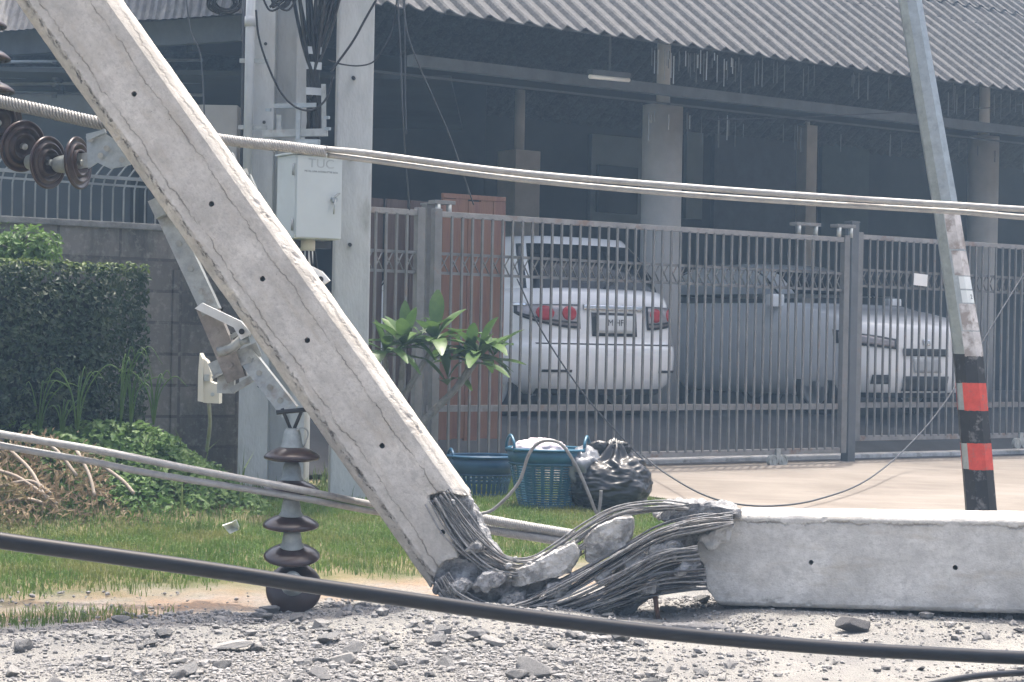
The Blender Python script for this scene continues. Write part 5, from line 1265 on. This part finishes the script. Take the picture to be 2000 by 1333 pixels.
def gbase(px, py, Y): q = U(px, py, Y); return V((q.x, q.y, q.z))
c2_ = gbase(1068, 990, 14.0); b2_, _ = basket(c2_, .285, .195, .405, M_bask, "blue latticed plastic basket holding pale rubbish next to the black bag", rot=.1)
handle(b2_, c2_, .28, .405, R(200), M_bask); handle(b2_, c2_, .28, .405, R(-15), M_bask)
c1_ = gbase(940, 978, 14.6); b1_, _ = basket(c1_, .245, .165, .325, M_baskd, "deep blue slatted basket on the grass against the gate, left of its pair", True, rot=.2, band=.40)
handle(b1_, c1_, .235, .325, R(195), M_baskd, .07)
def crumple(name, c, r, sc, amp, m, label, cat, seed=0., sub=4, parent=None, flat=None):
    bm = bmesh.new(); bmesh.ops.create_icosphere(bm, subdivisions=sub, radius=1.0)
    for q in bm.verts:
        n_ = q.co.normalized(); d = 1 + amp * (1 - 2 * abs(fnoise(n_ + V((seed, 0, 0)), sc, 3)))
        p = V((n_.x * r[0], n_.y * r[1], n_.z * r[2])) * d
        if flat is not None and p.z < flat: p.z = flat + (p.z - flat) * .08
        q.co = V(c) + p
    me = bpy.data.meshes.new(name); bm.to_mesh(me); bm.free(); me.polygons.foreach_set("use_smooth", [True] * len(me.polygons))
    o = link(name, me, m, parent)
    if parent is None: tag(o, label, cat)
    return o
crumple("plastic_rubbish", c2_ + V((-.06, -.02, .40)), (.17, .15, .07), 2.2, .25, mat("pale_pink_plastic", (.74, .66, .70), .45, var=.12, vs=14), "crumpled pale pink plastic heaped in the latticed blue basket", "rubbish", 2.0)
bag = thing("rubbish_bag", gbase(1192, 997, 13.9), "full black plastic rubbish bag tied at the top beside the blue baskets", "rubbish bag")
M_bag = mat("black_bin_bag", (.013, .014, .016), .36, 0, var=.2, vs=8, spec=.6, bump=.25, bs=14)
bc = gbase(1194, 950, 13.9)
bm = bmesh.new(); bmesh.ops.create_icosphere(bm, subdivisions=6, radius=1.0)
for q in bm.verts:
    n_ = q.co.normalized(); az = math.atan2(n_.y, n_.x); fold = 0
    up = max(0, n_.z); fold = (.075 * up ** 1.2 + .01) * math.sin(az * 8 + 2.2 * fnoise(n_, 1.5, 2) * 2.5)
    cre = .035 * (1 - 2 * abs(fnoise(V((n_.x * .7, n_.y * .7, n_.z * 2.0)) + V((3, 0, 0)), 2.6, 3)))
    low = max(0, -n_.z); horiz = .020 * math.sin(n_.z * 24 + 3.0 * fnoise(n_, 2.0, 2)) * low ** .5
    d = 1 + fold + cre + horiz + .07 * fnoise(n_, 1.6)
    p = V((n_.x * .285, n_.y * .27, n_.z * .215)) * d
    p.x += .02 * n_.z
    if p.z < -.155: p.z = -.155 + (p.z + .155) * .12
    if n_.z > .9: p.z += .10 * ((n_.z - .9) / .1) ** 2
    q.co = bc + p
me = bpy.data.meshes.new("bag"); bm.to_mesh(me); bm.free(); me.polygons.foreach_set("use_smooth", [True] * len(me.polygons)); link("bag", me, M_bag, bag)
crumple("knot", bc + V((.0, 0, .26)), (.05, .045, .05), 3.5, .35, M_bag, None, None, 5.0, parent=bag)
for s in (-1, 1): crumple("tied_ear", bc + V((s * .07 - .02, -.02, .265)), (.065, .02, .04), 3.0, .4, M_bag, None, None, 7.0 + s, parent=bag)
crumple("clear_bag", bc + V((-.19, -.02, .12)), (.12, .13, .13), 2.4, .30, mat("grey_film_plastic", (.20, .21, .23), .25, 0, var=.2, vs=8, spec=.6), "small greyish thin plastic bag slumped between the latticed basket and the black bag", "rubbish bag", 12.0)
lit = U(453, 1030, 10.9)
vs = [U(x, y, 10.9 + k * .01) for k, (x, y) in enumerate([(434, 1026), (452, 1020), (463, 1014), (468, 1028), (466, 1036), (450, 1043), (443, 1036), (453, 1029)])]
mb = MB().add([p + V((0, .03 * math.sin(i * 2.0), 0)) for i, p in enumerate(vs)], [(0, 1, 7), (1, 2, 7), (2, 3, 7), (3, 4, 7), (4, 5, 7), (5, 6, 7), (6, 0, 7)])
o = mb.build("plastic_scrap", mat("white_film", (.78, .80, .80), .5, var=.05)); md = o.modifiers.new("s", 'SOLIDIFY'); md.thickness = .006; tag(o, "small scrap of white plastic lying on the grass left of the insulator", "litter")

# ================================================================== RUBBLE
M_rub = mat("broken_concrete", (.27, .27, .27), .95, var=.3, vs=20, bump=.9, bs=60, c2=(.19, .19, .195), c2s=14, c2t=(.5, .68))
M_rub2 = mat("dusty_broken_concrete", (.40, .39, .375), .95, var=.2, vs=20, bump=.8, bs=60)
M_rub3 = mat("dark_asphalt_lump", (.13, .13, .135), .95, var=.35, vs=24, bump=1, bs=50)
def rock_mesh(seed, sub=3, cuts=9, sc=(1, .8, .6), rough=.06):
    r_ = random.Random(seed); bm = bmesh.new(); bmesh.ops.create_icosphere(bm, subdivisions=sub, radius=1.0)
    pl = [(V((r_.gauss(0, 1), r_.gauss(0, 1), r_.gauss(0, 1))).normalized(), r_.uniform(.42, .82)) for _ in range(cuts)]
    for q in bm.verts:
        p = q.co.copy()
        for n_, d in pl:
            e = p.dot(n_) - d
            if e > 0: p -= n_ * e
        p *= 1 + rough * fnoise(p + V((seed, 0, 0)), 3.0, 3)
        q.co = V((p.x * sc[0], p.y * sc[1], p.z * sc[2]))
    me = bpy.data.meshes.new("chunk"); bm.to_mesh(me); bm.free(); return me
ROCKS = []
for s in range(14):
    rr_ = random.Random(50 + s); me = rock_mesh(s + 1, 3, 10, (1, rr_.uniform(.6, .95), rr_.uniform(.4, .8))); me.materials.append([M_rub, M_rub, M_rub2, M_rub3][[0, 0, 2, 0, 1, 2, 0, 2, 0, 0, 2, 0, 0, 3][s] if s != 13 else 3]); ROCKS.append(me)
def ground_at(px, py, z=.004):
    a = U(px, py, 1.0) - V((0, 0, CZ)); t = (z - CZ) / a.z; return V((0, 0, CZ)) + a * t
def rock(px, py, wpx, label, mi, squash=.8, rot=None, group=None, name="concrete_chunk"):
    q = ground_at(px, py); s = wpx / 2 * q.y / F
    o = bpy.data.objects.new(name, ROCKS[mi]); col.objects.link(o); o.location = (q.x, q.y, q.z + rise(q.x, q.y) + s * .30); o.scale = (s, s * .85, s * squash)
    o.rotation_euler = rot or (random.uniform(-.3, .3), random.uniform(-.3, .3), random.uniform(0, 6.28)); tag(o, label, "rubble", group); return o
rock(45, 1272, 66, "grey boulder of broken concrete at the far left edge of the road", 0, .95)
rock(1664, 1252, 84, "dark rough lump on the road below the fallen lower pole", 13, 1.0, (0, 0, .6), name="asphalt_lump")
rock(1030, 1325, 110, "large dark chunk at the bottom middle of the rubble", 9, .55)
rock(670, 1212, 46, "brownish grey chunk beside the insulator's foot on the road edge", 3, .9)
rock(640, 1258, 84, "flat grey slab fragment right of the insulator's foot", 11, .4)
rock(362, 1320, 74, "pale chunk at the bottom left of the rubble", 4, .7)
rock(320, 1246, 56, "pointed grey chunk left of the insulator's foot", 6, .7)
rock(460, 1272, 96, "broad flat pale slab in the left rubble", 2, .35)
rock(930, 1248, 70, "blocky grey chunk just below the pole's hinge", 8, .8)
rock(965, 1262, 60, "pale angular chunk below the pole's hinge, right of the blocky one", 7, .7)
rock(620, 1322, 60, "grey chunk at the bottom edge, left of the middle", 12, .7)
rock(1990, 1262, 30, "small black lump at the right edge of the road", 13, .8, name="asphalt_lump")
rock(1800, 1310, 26, "small dark stone above the thin black cable", 13, .8, name="asphalt_lump")
rock(1250, 1262, 50, "pale chip below the steel peg", 10, .6)
rock(1180, 1240, 60, "grey chunk under the torn strands", 5, .7)
o = chunk("asphalt_slab", [(1268, 1228), (1300, 1222), (1360, 1221), (1420, 1226), (1452, 1236), (1448, 1244), (1380, 1240), (1300, 1238)], 8.62, .10, M_rub3, amp=.008, scale=20, seed=61, cuts=5); tag(o, "long flat dark slab lying on the rubble under the pole's torn end", "rubble")
o = chunk("asphalt_slab", [(1360, 1266), (1385, 1262), (1412, 1264), (1420, 1272), (1380, 1278)], 8.30, .08, M_rub3, amp=.006, scale=24, seed=63, cuts=4); tag(o, "small thin dark slab on the road below the long flat dark slab", "rubble")
pr = random.Random(77); cnt = 0
def rub_density(px, py):
    u = math.exp(-((px - 820) / 520.0) ** 2) * (1.0 if py > 1195 else .5)
    u = max(u, .22 * math.exp(-((px - 1500) / 260.0) ** 2) * (1 if py < 1270 else .3)); return max(u * (1 if px < 1250 else max(.4, 1 - (px - 1250) / 500)), .09 if px > 1500 else .25)
def road_ok(q): a, d = AD(q.x, q.y); return d < .05 + .25 * noise.noise((a * 2, 0, 0))
while cnt < 270:
    px, py = pr.uniform(-40, 2040), pr.uniform(1180, 1360)
    q = ground_at(px, py)
    if pr.random() > rub_density(px, py) or not road_ok(q): continue
    s = pr.choice((12, 13, 14, 15, 16, 18, 20, 22, 24, 28, 32, 38, 46)) * (1.0 if px < 1450 else .75)
    rock(px, py, s * 1.25, "small angular chunk of broken concrete lying in the rubble around the pole's hinge" if px < 1450 else "small angular stone scattered on the pale road below the fallen pole", pr.randrange(13), pr.uniform(.5, .95), group="concrete chunks in the rubble" if px < 1450 else "stones scattered on the right of the road"); cnt += 1
# fine gravel: one object
hx = ground_at(940, 1215)
def mound(x, y):
    f = math.hypot((x - hx.x) / .95, (y - hx.y - .05) / .5)
    return 0 if f >= 1 else max(0, .070 * (1 - f) ** 1.3 * (1 + .6 * fnoise((x, y, 0), 5)))
ico = bmesh.new(); bmesh.ops.create_icosphere(ico, subdivisions=1, radius=1.0); IV = np.array([v.co[:] for v in ico.verts]); IF = [[v.index for v in f.verts] for f in ico.faces]; ico.free()
BV = []; BF = []; rn = np.random.RandomState(8); n = 0; tries = 0
while n < 30000 and tries < 300000:
    tries += 1
    px, py = rn.uniform(-60, 2060), 1165 + 200 * rn.uniform(0, 1)
    q = ground_at(px, py)
    if rn.uniform() > min(1, rub_density(px, py) * 1.5) * (.25 + .75 * sst((fnoise((q.x, q.y, 1), 2.6) + .22) / .35)): continue
    if not road_ok(q) and rn.uniform() > .12: continue
    s = min(26, 3.9 * math.exp(rn.normal(0, .6))) / 2 * q.y / F * 1.35
    v = IV * rn.uniform(.55, 1.15, (len(IV), 1)) * np.array([s, s * rn.uniform(.6, 1), s * rn.uniform(.4, .8)]); th = rn.uniform(0, 6.28); c_, s_ = math.cos(th), math.sin(th)
    v = np.stack([v[:, 0] * c_ - v[:, 1] * s_ + q.x, v[:, 0] * s_ + v[:, 1] * c_ + q.y, v[:, 2] + max(0, gz(q.x, q.y)) + mound(q.x, q.y) + rise(q.x, q.y) + .004 + s * .3], 1)
    k = len(BV) * len(IV); BV.append(v); BF += [(a + k, b + k, c + k) for a, b, c in IF]; n += 1
me = bpy.data.meshes.new("gravel"); me.from_pydata(np.concatenate(BV).tolist(), [], BF); me.update()
gv = link("gravel", me, mat("gravel_grey", (.235, .23, .225), .95, var=.55, vs=45, bump=.4, bs=80)); tag(gv, kind="stuff")
# low mound of crushed concrete dust under the hinge
vs = []; fs = []; NR, NT = 14, 64
for i in range(NR + 1):
    for k in range(NT):
        th = 2 * math.pi * k / NT; f = i / NR; x = hx.x + f * .95 * math.cos(th); y = hx.y + .05 + f * .50 * math.sin(th)
        vs.append((x, y, .0045 + .006 * (1 - f) + mound(x, y)))
for i in range(NR):
    for k in range(NT): fs.append((i * NT + k, i * NT + (k + 1) % NT, (i + 1) * NT + (k + 1) % NT, (i + 1) * NT + k))
mo = MB().add(vs, fs, True).build("dust_mound", M_road); tag(mo, kind="stuff")

# ------------------------------------------------------------------ haze
HAZE = 1
if HAZE:
    hz = MB().box((0, 19, 7.0), (60, 60, 18)).build("haze", None); tag(hz, kind="stuff")
    hm = bpy.data.materials.new("haze_air"); hm.use_nodes = True; N = hm.node_tree.nodes; N.remove(N["Principled BSDF"])
    pv = N.new("ShaderNodeVolumePrincipled"); pv.inputs["Color"].default_value = (.45, .69, 1.0, 1); pv.inputs["Density"].default_value = 0.0030; pv.inputs["Anisotropy"].default_value = 0.2
    hm.node_tree.links.new(pv.outputs[0], N["Material Output"].inputs["Volume"]); hz.data.materials.append(hm)
